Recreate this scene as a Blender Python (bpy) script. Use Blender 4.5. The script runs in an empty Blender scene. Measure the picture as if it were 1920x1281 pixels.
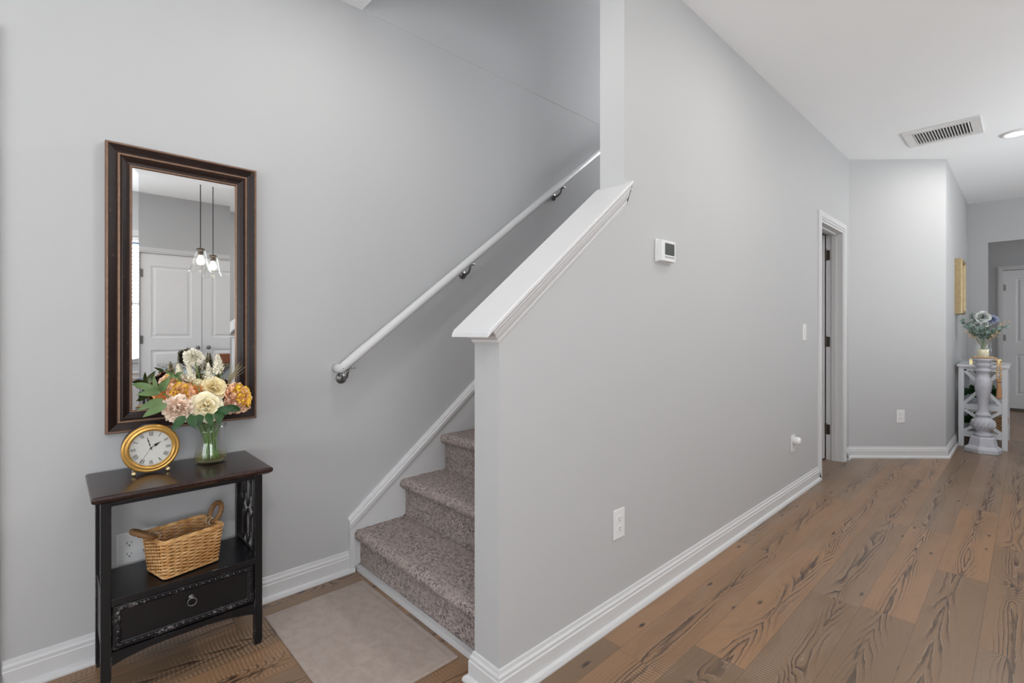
import bpy, bmesh, math, random
from mathutils import Vector, Matrix
from mathutils.geometry import tessellate_polygon
random.seed(7)
sc = bpy.context.scene
PI = math.pi
col = sc.collection

# ------------------------------------------------------------------ camera
cd = bpy.data.cameras.new('camera'); cam = bpy.data.objects.new('camera', cd); col.objects.link(cam)
cam.location = (0, 0, 1.14); cam.rotation_euler = (PI/2, 0, math.radians(46.73))
cd.sensor_width = 36; cd.lens = 913/1920*36; cd.shift_y = -18.5/1920; cd.clip_start = .05; cd.clip_end = 100
sc.camera = cam
# ------------------------------------------------------------------ world, colour
w = bpy.data.worlds.new('world'); sc.world = w; w.use_nodes = True
wn = w.node_tree; bg = wn.nodes['Background']
sky = wn.nodes.new('ShaderNodeTexSky'); sky.sky_type = 'HOSEK_WILKIE'; sky.turbidity = 4; sky.sun_direction = (.3, -.4, .85)
wn.links.new(sky.outputs[0], bg.inputs[0]); bg.inputs[1].default_value = .8
sc.view_settings.view_transform = 'Standard'; sc.view_settings.look = 'None'; sc.view_settings.gamma = 1
sc.view_settings.use_curve_mapping = False; sc.view_settings.exposure = 0.98
try:
    sc.cycles.max_bounces = 12; sc.cycles.transparent_max_bounces = 24; sc.cycles.diffuse_bounces = 6; sc.cycles.use_denoising = True
    sc.cycles.caustics_reflective = False; sc.cycles.caustics_refractive = False
    sc.cycles.sample_clamp_indirect = 6
except Exception: pass

def area(name, loc, direction, sx, sy, power, color=(1, 1, 1), spread=PI):
    l = bpy.data.lights.new(name, 'AREA'); l.shape = 'RECTANGLE'; l.size = sx; l.size_y = sy
    l.energy = power; l.color = color; l.spread = spread
    o = bpy.data.objects.new(name, l); col.objects.link(o); o.location = loc
    o.rotation_euler = Vector(direction).to_track_quat('-Z', 'Z').to_euler(); return o
def disk(name, loc, size, power, color=(1, 1, 1), spread=PI):
    o = area(name, loc, (0, 0, -1), size, size, power, color, spread); o.data.shape = 'DISK'; return o
# daylight at the kitchen window, then added fill at unseen openings
area('daylight_kitchen_window', (2.50, -0.45, 1.45), (-1, .2, .35), 1.36, 1.46, 39, (.935, .972, 1))
area('patio_fill_light', (0.1, -3.32, 1.25), (0, 1, 1.3), 2.9, 2.2, 66, (.935, .972, 1))  # added fill behind the camera, tilted up to brighten the ceiling
area('living_fill_light', (2.50, 5.6, 1.45), (-1, -.3, 2.4), 2.4, 1.5, 52, (.935, .972, 1))  # added fill on the unseen living side, aimed mostly at the ceiling
area('living_fill_light_far', (2.50, 9.2, 1.45), (-1, 0, .2), 1.0, 1.3, 11, (.95, .98, 1))  # second added fill light on the unseen living side

# ------------------------------------------------------------------ node helper + materials
class NG:
    def __init__(s, name):
        s.m = bpy.data.materials.new(name); s.m.use_nodes = True; s.t = s.m.node_tree
        s.b = s.t.nodes['Principled BSDF']
    def n(s, typ, **k):
        x = s.t.nodes.new(typ)
        for a, v in k.items(): setattr(x, a, v)
        return x
    def put(s, sock, v):
        if isinstance(v, bpy.types.NodeSocket): s.t.links.new(v, sock)
        elif v is not None: sock.default_value = v
    def m_(s, op, *a, clamp=False):
        x = s.n('ShaderNodeMath', operation=op, use_clamp=clamp)
        for i, v in enumerate(a): s.put(x.inputs[i], v)
        return x.outputs[0]
    def vec(s, x=0., y=0., z=0.):
        c = s.n('ShaderNodeCombineXYZ')
        for i, v in enumerate((x, y, z)): s.put(c.inputs[i], v)
        return c.outputs[0]
    def noise(s, vec, scale=1., detail=2., rough=.5, dist=0.):
        x = s.n('ShaderNodeTexNoise'); s.put(x.inputs['Vector'], vec); x.inputs['Scale'].default_value = scale
        x.inputs['Detail'].default_value = detail; x.inputs['Roughness'].default_value = rough; x.inputs['Distortion'].default_value = dist
        return x.outputs[0]
    def mix(s, f, a, b, mode='MIX'):
        x = s.n('ShaderNodeMix', data_type='RGBA', blend_type=mode)
        s.put(x.inputs[0], f); s.put(x.inputs[6], a); s.put(x.inputs[7], b); return x.outputs[2]
    def ss(s, v, a, b, lo=0., hi=1.):
        x = s.n('ShaderNodeMapRange', interpolation_type='SMOOTHSTEP'); s.put(x.inputs[0], v)
        for i, q in enumerate((a, b, lo, hi)): x.inputs[i+1].default_value = q
        return x.outputs[0]
    def bump(s, h, strength=.2, dist=.002):
        x = s.n('ShaderNodeBump'); s.put(x.inputs['Height'], h); x.inputs['Strength'].default_value = strength
        x.inputs['Distance'].default_value = dist; s.t.links.new(x.outputs[0], s.b.inputs['Normal'])
    def pos(s): return s.n('ShaderNodeNewGeometry').outputs['Position']
    def obj(s): return s.n('ShaderNodeTexCoord').outputs['Object']
    def set(s, color=None, rough=None, metal=None, spec=None, **k):
        if color is not None: s.put(s.b.inputs['Base Color'], color)
        if rough is not None: s.put(s.b.inputs['Roughness'], rough)
        if metal is not None: s.b.inputs['Metallic'].default_value = metal
        if spec is not None: s.b.inputs['Specular IOR Level'].default_value = spec
        for a, v in k.items(): s.put(s.b.inputs[a.replace('_', ' ')], v)
        return s.m
def c4(c): return (c[0], c[1], c[2], 1)
def simple(name, c, rough=.5, metal=0., spec=.5, var=.06, scale=30., bump=0., bd=.001):
    g = NG(name); p = g.obj(); nz = g.noise(p, scale, 3)
    lo = tuple(x*(1-var) for x in c); hi = tuple(min(1, x*(1+var)) for x in c)
    g.set(g.mix(nz, c4(lo), c4(hi)), rough, metal, spec)
    if bump: g.bump(g.noise(p, scale*8, 2), bump, bd)
    return g.m

M = {}
M['wall'] = simple('wall_paint', (.47, .473, .478), .55, spec=.35, var=.008, scale=3, bump=.05)
M['ceil'] = simple('ceiling_paint', (.92, .94, .955), .8, spec=.2, var=.01, scale=3, bump=.05)
M['trim'] = simple('trim_paint', (.60, .60, .605), .42, spec=.4, var=.01, scale=6)
M['door'] = simple('door_paint', (.72, .72, .73), .4, var=.01, scale=5)
M['white_plastic'] = simple('white_plastic', (.72, .72, .72), .3, var=.01)
M['slot'] = simple('outlet_slot_dark', (.05, .05, .05), .6)
M['nickel'] = simple('brushed_nickel', (.20, .195, .19), .42, .9, scale=60)
M['bronze_hw'] = simple('dark_bronze_hinge', (.09, .075, .06), .4, .8, scale=60)
M['duct_shade'] = simple('duct_shade_dark', (.03, .03, .03), .9)
M['screen'] = simple('thermostat_lcd', (.055, .06, .05), .25)
M['gold'] = simple('antique_gold', (.58, .33, .085), .33, .7, var=.15, scale=40)
M['gold_pale'] = simple('pale_gold_knob', (.72, .60, .34), .3, .7)
M['black'] = simple('black_lacquer', (.012, .012, .014), .28, spec=.5, var=.3, scale=12)
M['clock_black'] = simple('clock_case_black', (.014, .014, .018), .35)
M['dial'] = simple('clock_dial_paper', (.62, .61, .57), .5, var=.05, scale=60)
M['ink'] = simple('dial_ink', (.05, .055, .05), .6)
M['twine'] = simple('pale_twine', (.60, .50, .38), .8, scale=200, bump=.4)
M['handle_wood'] = simple('bent_wood_handle', (.23, .115, .045), .6, var=.35, scale=25, bump=.3)
M['mat'] = None
M['counter_edge'] = simple('white_counter_edge', (.7, .76, .8), .15)
M['island_paint'] = simple('island_blue_grey', (.38, .45, .52), .5)
M['box_brown'] = simple('brown_wood_box', (.22, .07, .03), .5, var=.2)
M['chair_dark'] = simple('dark_chair', (.02, .02, .025), .4)
M['chair_blue'] = simple('blue_cushion', (.12, .16, .25), .8)
M['blind'] = simple('white_blind', (.8, .8, .8), .45)
M['bead'] = simple('natural_wood_bead', (.55, .36, .19), .55, var=.12, scale=50)
M['tassel'] = simple('jute_tassel', (.42, .22, .11), .9, var=.2, scale=100)
M['candle'] = simple('cream_wax', (.75, .68, .5), .5, spec=.3)

def mirror_mat():
    g = NG('mirror_silver'); return g.set((.86, .875, .88, 1), .012, 1.)
M['mirror'] = mirror_mat()
def glass(name, tint=(.99, .995, .99), edge=(.80, .83, .82)):
    g = NG(name); t = g.t; out = t.nodes['Material Output']; t.nodes.remove(g.b)
    lw = g.n('ShaderNodeLayerWeight'); lw.inputs['Blend'].default_value = .35
    tr = g.n('ShaderNodeBsdfTransparent'); g.put(tr.inputs[0], g.mix(g.ss(lw.outputs['Facing'], .45, 1.), c4(tint), c4(edge)))
    gl = g.n('ShaderNodeBsdfGlossy'); gl.inputs['Roughness'].default_value = .02; gl.inputs['Color'].default_value = (1, 1, 1, 1)
    lf = g.n('ShaderNodeLayerWeight'); lf.inputs['Blend'].default_value = .5; fr_ = g.m_('ADD', g.m_('MULTIPLY', g.m_('POWER', lf.outputs['Facing'], 4.), .7), .03)
    mx = g.n('ShaderNodeMixShader'); g.put(mx.inputs[0], fr_); g.put(mx.inputs[1], tr.outputs[0]); g.put(mx.inputs[2], gl.outputs[0]); g.put(out.inputs[0], mx.outputs[0])
    return g.m
M['glass'] = glass('clear_glass')
M['water'] = glass('vase_water', (.95, .92, .70), (.80, .74, .42))
def emis(name, c, s):
    g = NG(name); g.set((.9, .9, .9, 1), .5); g.b.inputs['Emission Color'].default_value = c4(c); g.b.inputs['Emission Strength'].default_value = s; return g.m
M['lens'] = emis('lamp_lens', (1, .98, .95), 6)
M['bulb'] = emis('bulb_glow', (1, .78, .55), 14)

def frame_wood():
    g = NG('dark_walnut_frame'); p = g.pos(); n1 = g.noise(p, 14, 5, .7); n2 = g.noise(p, 70, 3)
    c = g.mix(n1, (.004, .003, .003, 1), (.028, .012, .009, 1))
    c = g.mix(g.ss(n2, .66, .72), c, (.06, .03, .02, 1))
    return g.set(c, .36, 0., .35)
M['frame'] = frame_wood()
M['frame_bronze'] = simple('frame_bronze_bead', (.21, .125, .085), .42, .5, var=.3, scale=60)

def edge_mask(g, r):
    bv = g.n('ShaderNodeBevel', samples=4); bv.inputs['Radius'].default_value = r
    d = g.n('ShaderNodeVectorMath', operation='DOT_PRODUCT'); g.put(d.inputs[0], bv.outputs[0]); g.put(d.inputs[1], g.n('ShaderNodeNewGeometry').outputs['True Normal'])
    return g.ss(d.outputs['Value'], .985, .90)
def distressed():
    g = NG('distressed_black_paint'); p = g.pos()
    n1 = g.noise(p, 85, 4, .7); n2 = g.noise(p, 14, 2)
    wear = g.m_('MULTIPLY', edge_mask(g, .003), g.ss(n1, .50, .57))
    wear = g.m_('MULTIPLY', wear, g.ss(n2, .52, .58))
    c = g.mix(wear, (.0065, .0065, .0085, 1), (.36, .33, .32, 1))
    return g.set(c, g.ss(wear, 0, 1, .30, .7), 0., .4)
M['distress'] = distressed()
def tabletop():
    g = NG('black_cherry_top'); p = g.pos()
    sx = g.n('ShaderNodeSeparateXYZ'); g.put(sx.inputs[0], p)
    n1 = g.noise(g.vec(g.m_('MULTIPLY', sx.outputs[0], 40.), g.m_('MULTIPLY', sx.outputs[1], 4.), sx.outputs[2]), 1, 4, .6)
    n2 = g.noise(p, 60, 3, .7)
    c = g.mix(n1, (.008, .006, .007, 1), (.035, .014, .011, 1))
    wear = g.m_('MULTIPLY', edge_mask(g, .004), g.ss(n2, .46, .60))
    c = g.mix(g.m_('MULTIPLY', wear, .8), c, (.20, .085, .06, 1))
    return g.set(c, .24, 0., .5)
M['tabletop'] = tabletop()

def carpet():
    g = NG('cut_pile_carpet'); p = g.pos()
    f = g.noise(p, 260, 2, .6); m = g.noise(p, 85, 3, .65); b = g.noise(p, 9, 2)
    v = g.m_('ADD', g.m_('MULTIPLY', f, .6), g.m_('MULTIPLY', m, .4))
    c = g.mix(g.ss(v, .36, .62), (.050, .041, .039, 1), (.60, .49, .45, 1))
    c = g.mix(g.ss(b, .42, .62, 0, .35), c, (.36, .295, .27, 1))
    g.bump(v, 1., .012)
    return g.set(c, .95, 0., .1, Sheen_Weight=.12, Sheen_Roughness=.5)
M['carpet'] = carpet()
def rug():
    g = NG('taupe_flat_mat'); p = g.pos()
    f = g.noise(p, 300, 3, .7); b = g.noise(p, 26, 3, .6, .4)
    c = g.mix(f, (.26, .205, .178, 1), (.39, .32, .28, 1))
    c = g.mix(g.ss(b, .40, .60, 0, .35), c, (.40, .34, .30, 1))
    g.bump(g.m_('ADD', g.m_('MULTIPLY', f, .25), b), .35, .006)
    return g.set(c, .9, 0., .15, Sheen_Weight=.15)
M['mat'] = rug()

def floor_mat():
    g = NG('rustic_pine_planks'); s = g.n('ShaderNodeSeparateXYZ'); g.put(s.inputs[0], g.pos())
    X, Y = s.outputs[0], s.outputs[1]
    u = g.m_('DIVIDE', g.m_('ADD', X, .480), .1765); iu = g.m_('FLOOR', u); fu = g.m_('FRACT', u)
    r1 = g.n('ShaderNodeTexWhiteNoise', noise_dimensions='1D'); g.put(r1.inputs['W'], g.m_('ADD', iu, 3.3))
    v = g.m_('ADD', g.m_('DIVIDE', Y, 1.22), g.m_('MULTIPLY', r1.outputs[0], 7.0)); iv = g.m_('FLOOR', v); fv = g.m_('FRACT', v)
    wn2 = g.n('ShaderNodeTexWhiteNoise', noise_dimensions='2D'); g.put(wn2.inputs['Vector'], g.vec(iu, iv))
    pr = wn2.outputs[0]; sc2 = g.n('ShaderNodeSeparateColor'); g.put(sc2.inputs[0], wn2.outputs[1]); pa, pb, pc = sc2.outputs[0], sc2.outputs[1], sc2.outputs[2]
    oy = g.m_('MULTIPLY', pa, 40.); ox = g.m_('MULTIPLY', pb, 60.)
    # knots
    kv = g.n('ShaderNodeTexVoronoi', voronoi_dimensions='2D', feature='F1'); kv.inputs['Scale'].default_value = 1
    g.put(kv.inputs['Vector'], g.vec(g.m_('ADD', g.m_('MULTIPLY', X, 7.5), ox), g.m_('ADD', g.m_('MULTIPLY', Y, 2.6), oy)))
    kd = kv.outputs[0]; kr = g.n('ShaderNodeSeparateColor'); g.put(kr.inputs[0], kv.outputs[1]); krv = kr.outputs[0]
    on = g.m_('GREATER_THAN', krv, .72)
    pull = g.m_('MULTIPLY', g.ss(kd, 0., .55, 1., 0.), g.m_('MULTIPLY', on, .30))
    # cathedral contour lines
    nv = g.vec(g.m_('ADD', g.m_('MULTIPLY', X, 5.2), ox), g.m_('ADD', g.m_('MULTIPLY', Y, .95), oy), g.m_('MULTIPLY', pr, 31.))
    n1 = g.noise(nv, 1., 1.6, .35)
    # heart of the cathedral: a long streak along plank centre
    ctr = g.m_('ABSOLUTE', g.m_('SUBTRACT', fu, g.m_('ADD', .32, g.m_('MULTIPLY', pb, .36))))
    fld = g.m_('ADD', g.m_('ADD', n1, pull), g.m_('MULTIPLY', ctr, .55))
    wob = g.noise(g.vec(g.m_('MULTIPLY', X, 45.), g.m_('MULTIPLY', Y, 9.), pr), 1., 3., .6)
    fld = g.m_('ADD', fld, g.m_('MULTIPLY', wob, .05))
    ring = g.m_('FRACT', g.m_('MULTIPLY', fld, 17.))
    line = g.m_('MULTIPLY', g.ss(ring, .30, .72, 0., 1.), g.ss(ring, .84, .93, 1., 0.))
    fine = g.noise(g.vec(g.m_('MULTIPLY', X, 130.), g.m_('MULTIPLY', Y, 5.), pr), 1., 2., .6)
    near = g.m_('MULTIPLY', g.ss(g.m_('ADD', ctr, g.m_('MULTIPLY', g.noise(nv, 2.3, 2.), .35)), .24, .44, 1., .10), g.ss(g.noise(g.vec(g.m_('MULTIPLY', X, 25.), g.m_('MULTIPLY', Y, 4.), pb), 1., 2.), .3, .55, .35, 1.))
    lam = g.m_('MULTIPLY', g.m_('MULTIPLY', g.m_('POWER', line, 1.3), near), g.ss(fine, .2, .65, .55, 1.))
    # base tint per plank
    c = g.mix(pr, (.330, .180, .088, 1), (.275, .157, .082, 1))
    c = g.mix(g.ss(pc, .66, .74), c, (.190, .119, .066, 1))
    c = g.mix(g.ss(pa, .74, .82, 0, .7), c, (.220, .155, .105, 1))
    big = g.noise(g.vec(g.m_('MULTIPLY', X, 9.), g.m_('MULTIPLY', Y, 2.), pr), 1., 3.)
    c = g.mix(g.ss(big, .35, .70, 0., .45), c, (.205, .117, .060, 1))
    c = g.mix(g.m_('MULTIPLY', fine, .28), c, (.14, .085, .055, 1))
    # saw marks across the board on some planks
    sw = g.m_('SINE', g.m_('MULTIPLY', g.m_('ADD', Y, g.m_('MULTIPLY', g.noise(nv, 3., 2.), .02)), 2*PI/.013))
    swm = g.m_('MULTIPLY', g.ss(pb, .45, .6, .12, 1.), g.ss(g.noise(g.vec(g.m_('MULTIPLY', X, 14.), g.m_('MULTIPLY', Y, 3.), pa), 1., 3.), .42, .6))
    saw = g.m_('MULTIPLY', g.ss(sw, .0, 1.), swm)
    c = g.mix(g.m_('MULTIPLY', saw, .42), c, (.40, .30, .22, 1))
    sawd = g.m_('MULTIPLY', g.ss(sw, -.1, -1.), swm)
    c = g.mix(g.m_('MULTIPLY', sawd, .30), c, (.10, .06, .04, 1))
    c = g.mix(g.m_('MULTIPLY', lam, .96), c, (.042, .021, .013, 1))
    halo = g.m_('MULTIPLY', g.m_('MULTIPLY', g.ss(ring, .78, .9), g.ss(ring, .9, 1., 1., 0.)), near)
    c = g.mix(g.m_('MULTIPLY', halo, .38), c, (.46, .33, .23, 1))
    kn = g.m_('MULTIPLY', g.ss(g.m_('ADD', kd, g.m_('MULTIPLY', fine, .10)), .06, .13, 1., 0.), on)
    c = g.mix(kn, c, (.035, .022, .017, 1))
    # dark heart streak running along many boards
    hs = g.noise(g.vec(g.m_('MULTIPLY', X, 46.), g.m_('MULTIPLY', Y, 3.2), g.m_('MULTIPLY', pc, 9.)), 1., 4., .65)
    wig = g.m_('MULTIPLY', g.m_('SUBTRACT', g.noise(g.vec(iu, g.m_('MULTIPLY', Y, 2.3), pa), 1., 2.), .5), .5)
    cen = g.m_('ABSOLUTE', g.m_('SUBTRACT', g.m_('ADD', fu, wig), g.m_('ADD', .35, g.m_('MULTIPLY', pb, .3))))
    hm = g.m_('MULTIPLY', g.ss(cen, .01, .10, 1., 0.), g.ss(hs, .535, .585))
    c = g.mix(g.m_('MULTIPLY', hm, .72), c, (.045, .026, .018, 1))
    # joints
    ju = g.m_('MINIMUM', fu, g.m_('SUBTRACT', 1., fu)); jv = g.m_('MULTIPLY', g.m_('MINIMUM', fv, g.m_('SUBTRACT', 1., fv)), 6.9)
    j = g.ss(g.m_('MINIMUM', ju, jv), .002, .012, 1., 0.)
    c = g.mix(g.m_('MULTIPLY', j, .42), c, (.05, .03, .02, 1))
    h = g.m_('SUBTRACT', g.m_('MULTIPLY', lam, -.4), j)
    g.bump(h, .10, .001)
    return g.set(c, g.m_('ADD', g.m_('MULTIPLY', big, .12), .27), 0., .65)
M['floor'] = floor_mat()

def wicker(name, a, b):
    g = NG(name); p = g.obj(); n = g.noise(p, 45, 4, .7); n2 = g.noise(p, 9, 2)
    c = g.mix(g.ss(n, .3, .7), c4(a), c4(b)); c = g.mix(g.ss(n2, .4, .65, 0, .6), c, (.40, .17, .045, 1))
    return g.set(c, .5, 0., .4)
M['wicker'] = wicker('honey_wicker', (.50, .24, .07), (.80, .52, .24))
M['wicker_dark'] = wicker('far_basket_wicker', (.30, .20, .11), (.60, .48, .32))
def white_wood():
    g = NG('chippy_white_paint'); p = g.pos(); n = g.noise(p, 60, 4, .7); n2 = g.noise(p, 8, 2)
    c = g.mix(g.m_('MULTIPLY', g.ss(n, .62, .68), g.ss(n2, .5, .6)), (.62, .635, .66, 1), (.30, .27, .24, 1))
    return g.set(c, .5, 0., .4)
M['white_wood'] = white_wood()
M['baluster'] = simple('pale_lilac_wash', (.47, .475, .52), .55, var=.14, scale=22, bump=.2)
def granite():
    g = NG('speckled_granite'); p = g.pos(); n = g.noise(p, 90, 3, .7)
    return g.set(g.mix(g.ss(n, .44, .56), (.03, .03, .03, 1), (.35, .33, .3, 1)), .15)
M['granite'] = granite()
def gilt_mat():
    g = NG('gilded_leaf'); p = g.pos(); n = g.noise(p, 40, 4, .7)
    return g.set(g.mix(n, (.20, .14, .06, 1), (.50, .39, .22, 1)), .45, .45)
M['gilt'] = gilt_mat()
def petal(name, base, tip, rough=.75):
    g = NG(name); s = g.n('ShaderNodeSeparateXYZ'); u = g.n('ShaderNodeUVMap'); g.put(s.inputs[0], u.outputs[0])
    nz = g.noise(g.obj(), 60, 2)
    t = g.ss(g.m_('ADD', s.outputs[1], g.m_('MULTIPLY', g.m_('SUBTRACT', nz, .5), .35)), 0., 1.)
    c = g.mix(t, c4(base), c4(tip))
    return g.set(c, rough, 0., .25, Subsurface_Weight=.0)
M['p_cream'] = petal('cream_petals', (.88, .70, .32), (.93, .88, .68))
M['p_cream2'] = petal('warm_ivory_petals', (.90, .72, .34), (.92, .82, .54))
M['p_peach'] = petal('peach_petals', (.90, .38, .12), (.95, .62, .42))
M['p_pink'] = petal('peach_pink_petals', (.90, .45, .22), (.94, .68, .56))
M['p_orange'] = petal('apricot_petals', (.90, .32, .04), (.92, .47, .18))
M['p_yellow'] = petal('golden_centre_petals', (.88, .42, .01), (.95, .64, .06))
M['p_blush'] = petal('blush_cream_petals', (.92, .58, .36), (.94, .79, .66))
M['p_white'] = petal('ivory_plume', (.84, .79, .58), (.90, .86, .74))
M['p_blue'] = petal('pale_blue_petals', (.30, .34, .36), (.64, .67, .64))
M['p_lav'] = petal('lavender_florets', (.25, .28, .45), (.42, .46, .62))
def leafm(name, a, b):
    g = NG(name); n = g.noise(g.obj(), 25, 3)
    return g.set(g.mix(n, c4(a), c4(b)), .5, 0., .4)
M['leaf_dark'] = leafm('dark_green_leaf', (.012, .045, .012), (.028, .090, .022))
M['leaf_sage'] = leafm('sage_green_leaf', (.065, .12, .035), (.16, .24, .095))
M['leaf_euc'] = leafm('eucalyptus_leaf', (.10, .15, .13), (.24, .31, .28))
M['stem'] = leafm('flower_stem', (.08, .17, .04), (.16, .27, .07))
M['dry'] = leafm('dried_grass', (.20, .18, .09), (.42, .36, .22))
M['dry_tan'] = leafm('dried_tan_sprig', (.45, .33, .18), (.68, .55, .36))

# ------------------------------------------------------------------ mesh helpers
def tag(o, label=None, cat=None, group=None, kind=None):
    if label: o['label'] = label
    if cat: o['category'] = cat
    if group: o['group'] = group
    if kind: o['kind'] = kind
    return o
def obj(name, bm, m, parent=None, smooth=False, bevel=0., recalc=True, seg=2):
    if recalc: bmesh.ops.recalc_face_normals(bm, faces=bm.faces[:])
    me = bpy.data.meshes.new(name)
    if smooth:
        for f in bm.faces: f.smooth = True
    bm.to_mesh(me); bm.free()
    me.materials.append(m)
    o = bpy.data.objects.new(name, me); col.objects.link(o)
    if parent is not None:
        o.parent = parent; o.matrix_parent_inverse = Matrix.Translation(-Vector(parent.location)) if parent.get('_w') else Matrix.Identity(4)
    if bevel:
        b = o.modifiers.new('bevel', 'BEVEL'); b.width = bevel; b.segments = seg; b.limit_method = 'ANGLE'; b.angle_limit = math.radians(40)
        if smooth is False:
            pass
    return o
def struct(name, bm, m, **k):
    o = obj(name, bm, m, **k); o['kind'] = 'structure'; return o
def thing(name, label, cat, loc=(0, 0, 0), rotz=0., group=None):
    o = bpy.data.objects.new(name, None); col.objects.link(o); o.location = loc; o.rotation_euler = (0, 0, rotz)
    o.empty_display_size = .05
    return tag(o, label, cat, group)
def nb(): return bmesh.new()
def box(bm, x0, x1, y0, y1, z0, z1, mat4=None):
    vs = [bm.verts.new((x, y, z)) for x in (x0, x1) for y in (y0, y1) for z in (z0, z1)]
    for f in ((0, 1, 3, 2), (4, 6, 7, 5), (0, 4, 5, 1), (2, 3, 7, 6), (0, 2, 6, 4), (1, 5, 7, 3)): bm.faces.new([vs[i] for i in f])
    if mat4 is not None: bmesh.ops.transform(bm, matrix=mat4, verts=vs)
    return vs
def B(*a):
    bm = nb(); box(bm, *a); return bm
def prism(bm, pts, axis, a0, a1):
    """pts: 2-D outline; axis 'x' -> pts are (y,z); 'y' -> (x,z); 'z' -> (x,y)"""
    def P(p, a): return {'x': (a, p[0], p[1]), 'y': (p[0], a, p[1]), 'z': (p[0], p[1], a)}[axis]
    A = [bm.verts.new(P(p, a0)) for p in pts]; C = [bm.verts.new(P(p, a1)) for p in pts]
    n = len(pts); tris = tessellate_polygon([[Vector((p[0], p[1], 0)) for p in pts]])
    for t in tris:
        try: bm.faces.new([A[i] for i in t]); bm.faces.new([C[i] for i in t[::-1]])
        except ValueError: pass
    for i in range(n): bm.faces.new((A[i], A[(i+1) % n], C[(i+1) % n], C[i]))
def sweep(bm, path, prof, closed=False, caps=True, side=1, zs=None):
    """path in XY, profile (out, z); out is measured to the right of travel * side, mitred"""
    n = len(path); rows = []
    for i, p in enumerate(path):
        p = Vector(p)
        d0 = (p - Vector(path[i-1])).normalized() if (i > 0 or closed) else None
        d1 = (Vector(path[(i+1) % n]) - p).normalized() if (i < n-1 or closed) else None
        if d0 is None: d0 = d1
        if d1 is None: d1 = d0
        n0 = Vector((d0.y, -d0.x))*side; n1 = Vector((d1.y, -d1.x))*side
        k = (n0+n1)/(1+n0.dot(n1)) if (1+n0.dot(n1)) > .05 else n0
        zb = zs[i] if zs else 0.
        rows.append([bm.verts.new((p.x+k.x*o, p.y+k.y*o, z+zb)) for o, z in prof])
    m = len(prof)
    for i in range(n if closed else n-1):
        a, b = rows[i], rows[(i+1) % n]
        for j in range(m): bm.faces.new((a[j], a[(j+1) % m], b[(j+1) % m], b[j]))
    if caps and not closed:
        bmesh.ops.triangulate(bm, faces=[bm.faces.new(rows[0]), bm.faces.new(rows[-1][::-1])])
def tube(bm, pts, r, sides=8, closed=False, caps=True, flat=None):
    pts = [Vector(p) for p in pts]; n = len(pts); rr = r if hasattr(r, '__len__') else [r]*n; rings = []; nrm = None
    for i, p in enumerate(pts):
        if closed: t = pts[(i+1) % n]-pts[i-1]
        else: t = pts[min(i+1, n-1)]-pts[max(i-1, 0)]
        t = t.normalized() if t.length > 1e-9 else Vector((0, 0, 1))
        if nrm is None:
            a = Vector((0, 0, 1)) if abs(t.z) < .9 else Vector((1, 0, 0)); nrm = t.cross(a).normalized()
        else:
            nrm = nrm - t*nrm.dot(t); nrm = nrm.normalized() if nrm.length > 1e-6 else t.orthogonal().normalized()
        bn = t.cross(nrm); f = flat or 1.
        rings.append([bm.verts.new(p+nrm*math.cos(2*PI*k/sides)*rr[i]+bn*math.sin(2*PI*k/sides)*rr[i]*f) for k in range(sides)])
    for i in range(n if closed else n-1):
        a, b = rings[i], rings[(i+1) % n]
        for k in range(sides): bm.faces.new((a[k], a[(k+1) % sides], b[(k+1) % sides], b[k]))
    if caps and not closed: bm.faces.new(rings[0]); bm.faces.new(rings[-1][::-1])
def lathe(bm, prof, c=(0, 0, 0), seg=32, axis='z', caps=True, rot=0.):
    c = Vector(c); rings = []
    for r, z in prof:
        ring = []
        for k in range(seg):
            a = 2*PI*k/seg+rot; x, y = r*math.cos(a), r*math.sin(a)
            v = {'z': (x, y, z), 'x': (z, x, y), 'y': (x, z, y)}[axis]; ring.append(bm.verts.new(c+Vector(v)))
        rings.append(ring)
    for i in range(len(rings)-1):
        a, b = rings[i], rings[i+1]
        for k in range(seg): bm.faces.new((a[k], a[(k+1) % seg], b[(k+1) % seg], b[k]))
    if caps: bm.faces.new(rings[0]); bm.faces.new(rings[-1][::-1])
def ball(bm, c, r, sub=2, scale=(1, 1, 1)):
    x = bmesh.ops.create_icosphere(bm, subdivisions=sub, radius=r)
    bmesh.ops.transform(bm, matrix=Matrix.Translation(c) @ Matrix.Diagonal((*scale, 1)), verts=x['verts'])

# ------------------------------------------------------------------ measurements
WL = -2.22          # left wall plane
HX = -1.12          # hall face of the partition
SX = -1.24          # stair face of the partition
CH = 2.70
WT = .12
RX = 2.40           # far right wall of the living space

# ------------------------------------------------------------------ setting
struct('floor', B(-3.2, RX+.3, -3.4, 12.2, -.05, 0), M['floor'])
bm = nb()
box(bm, -3.0, RX+.1, -3.3, 1.09, CH, CH+.25); box(bm, SX, RX+.1, 1.09, 12.1, CH, CH+.25)
struct('ceiling', bm, M['ceil'])
struct('ceiling_bedroom', B(-3.1, SX, 4.30, 6.7, 2.45, 2.70), M['ceil'])
struct('ceiling_stairwell', B(WL-.2, HX, 1.0, 6.6, 5.2, 5.3), M['ceil'])
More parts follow.
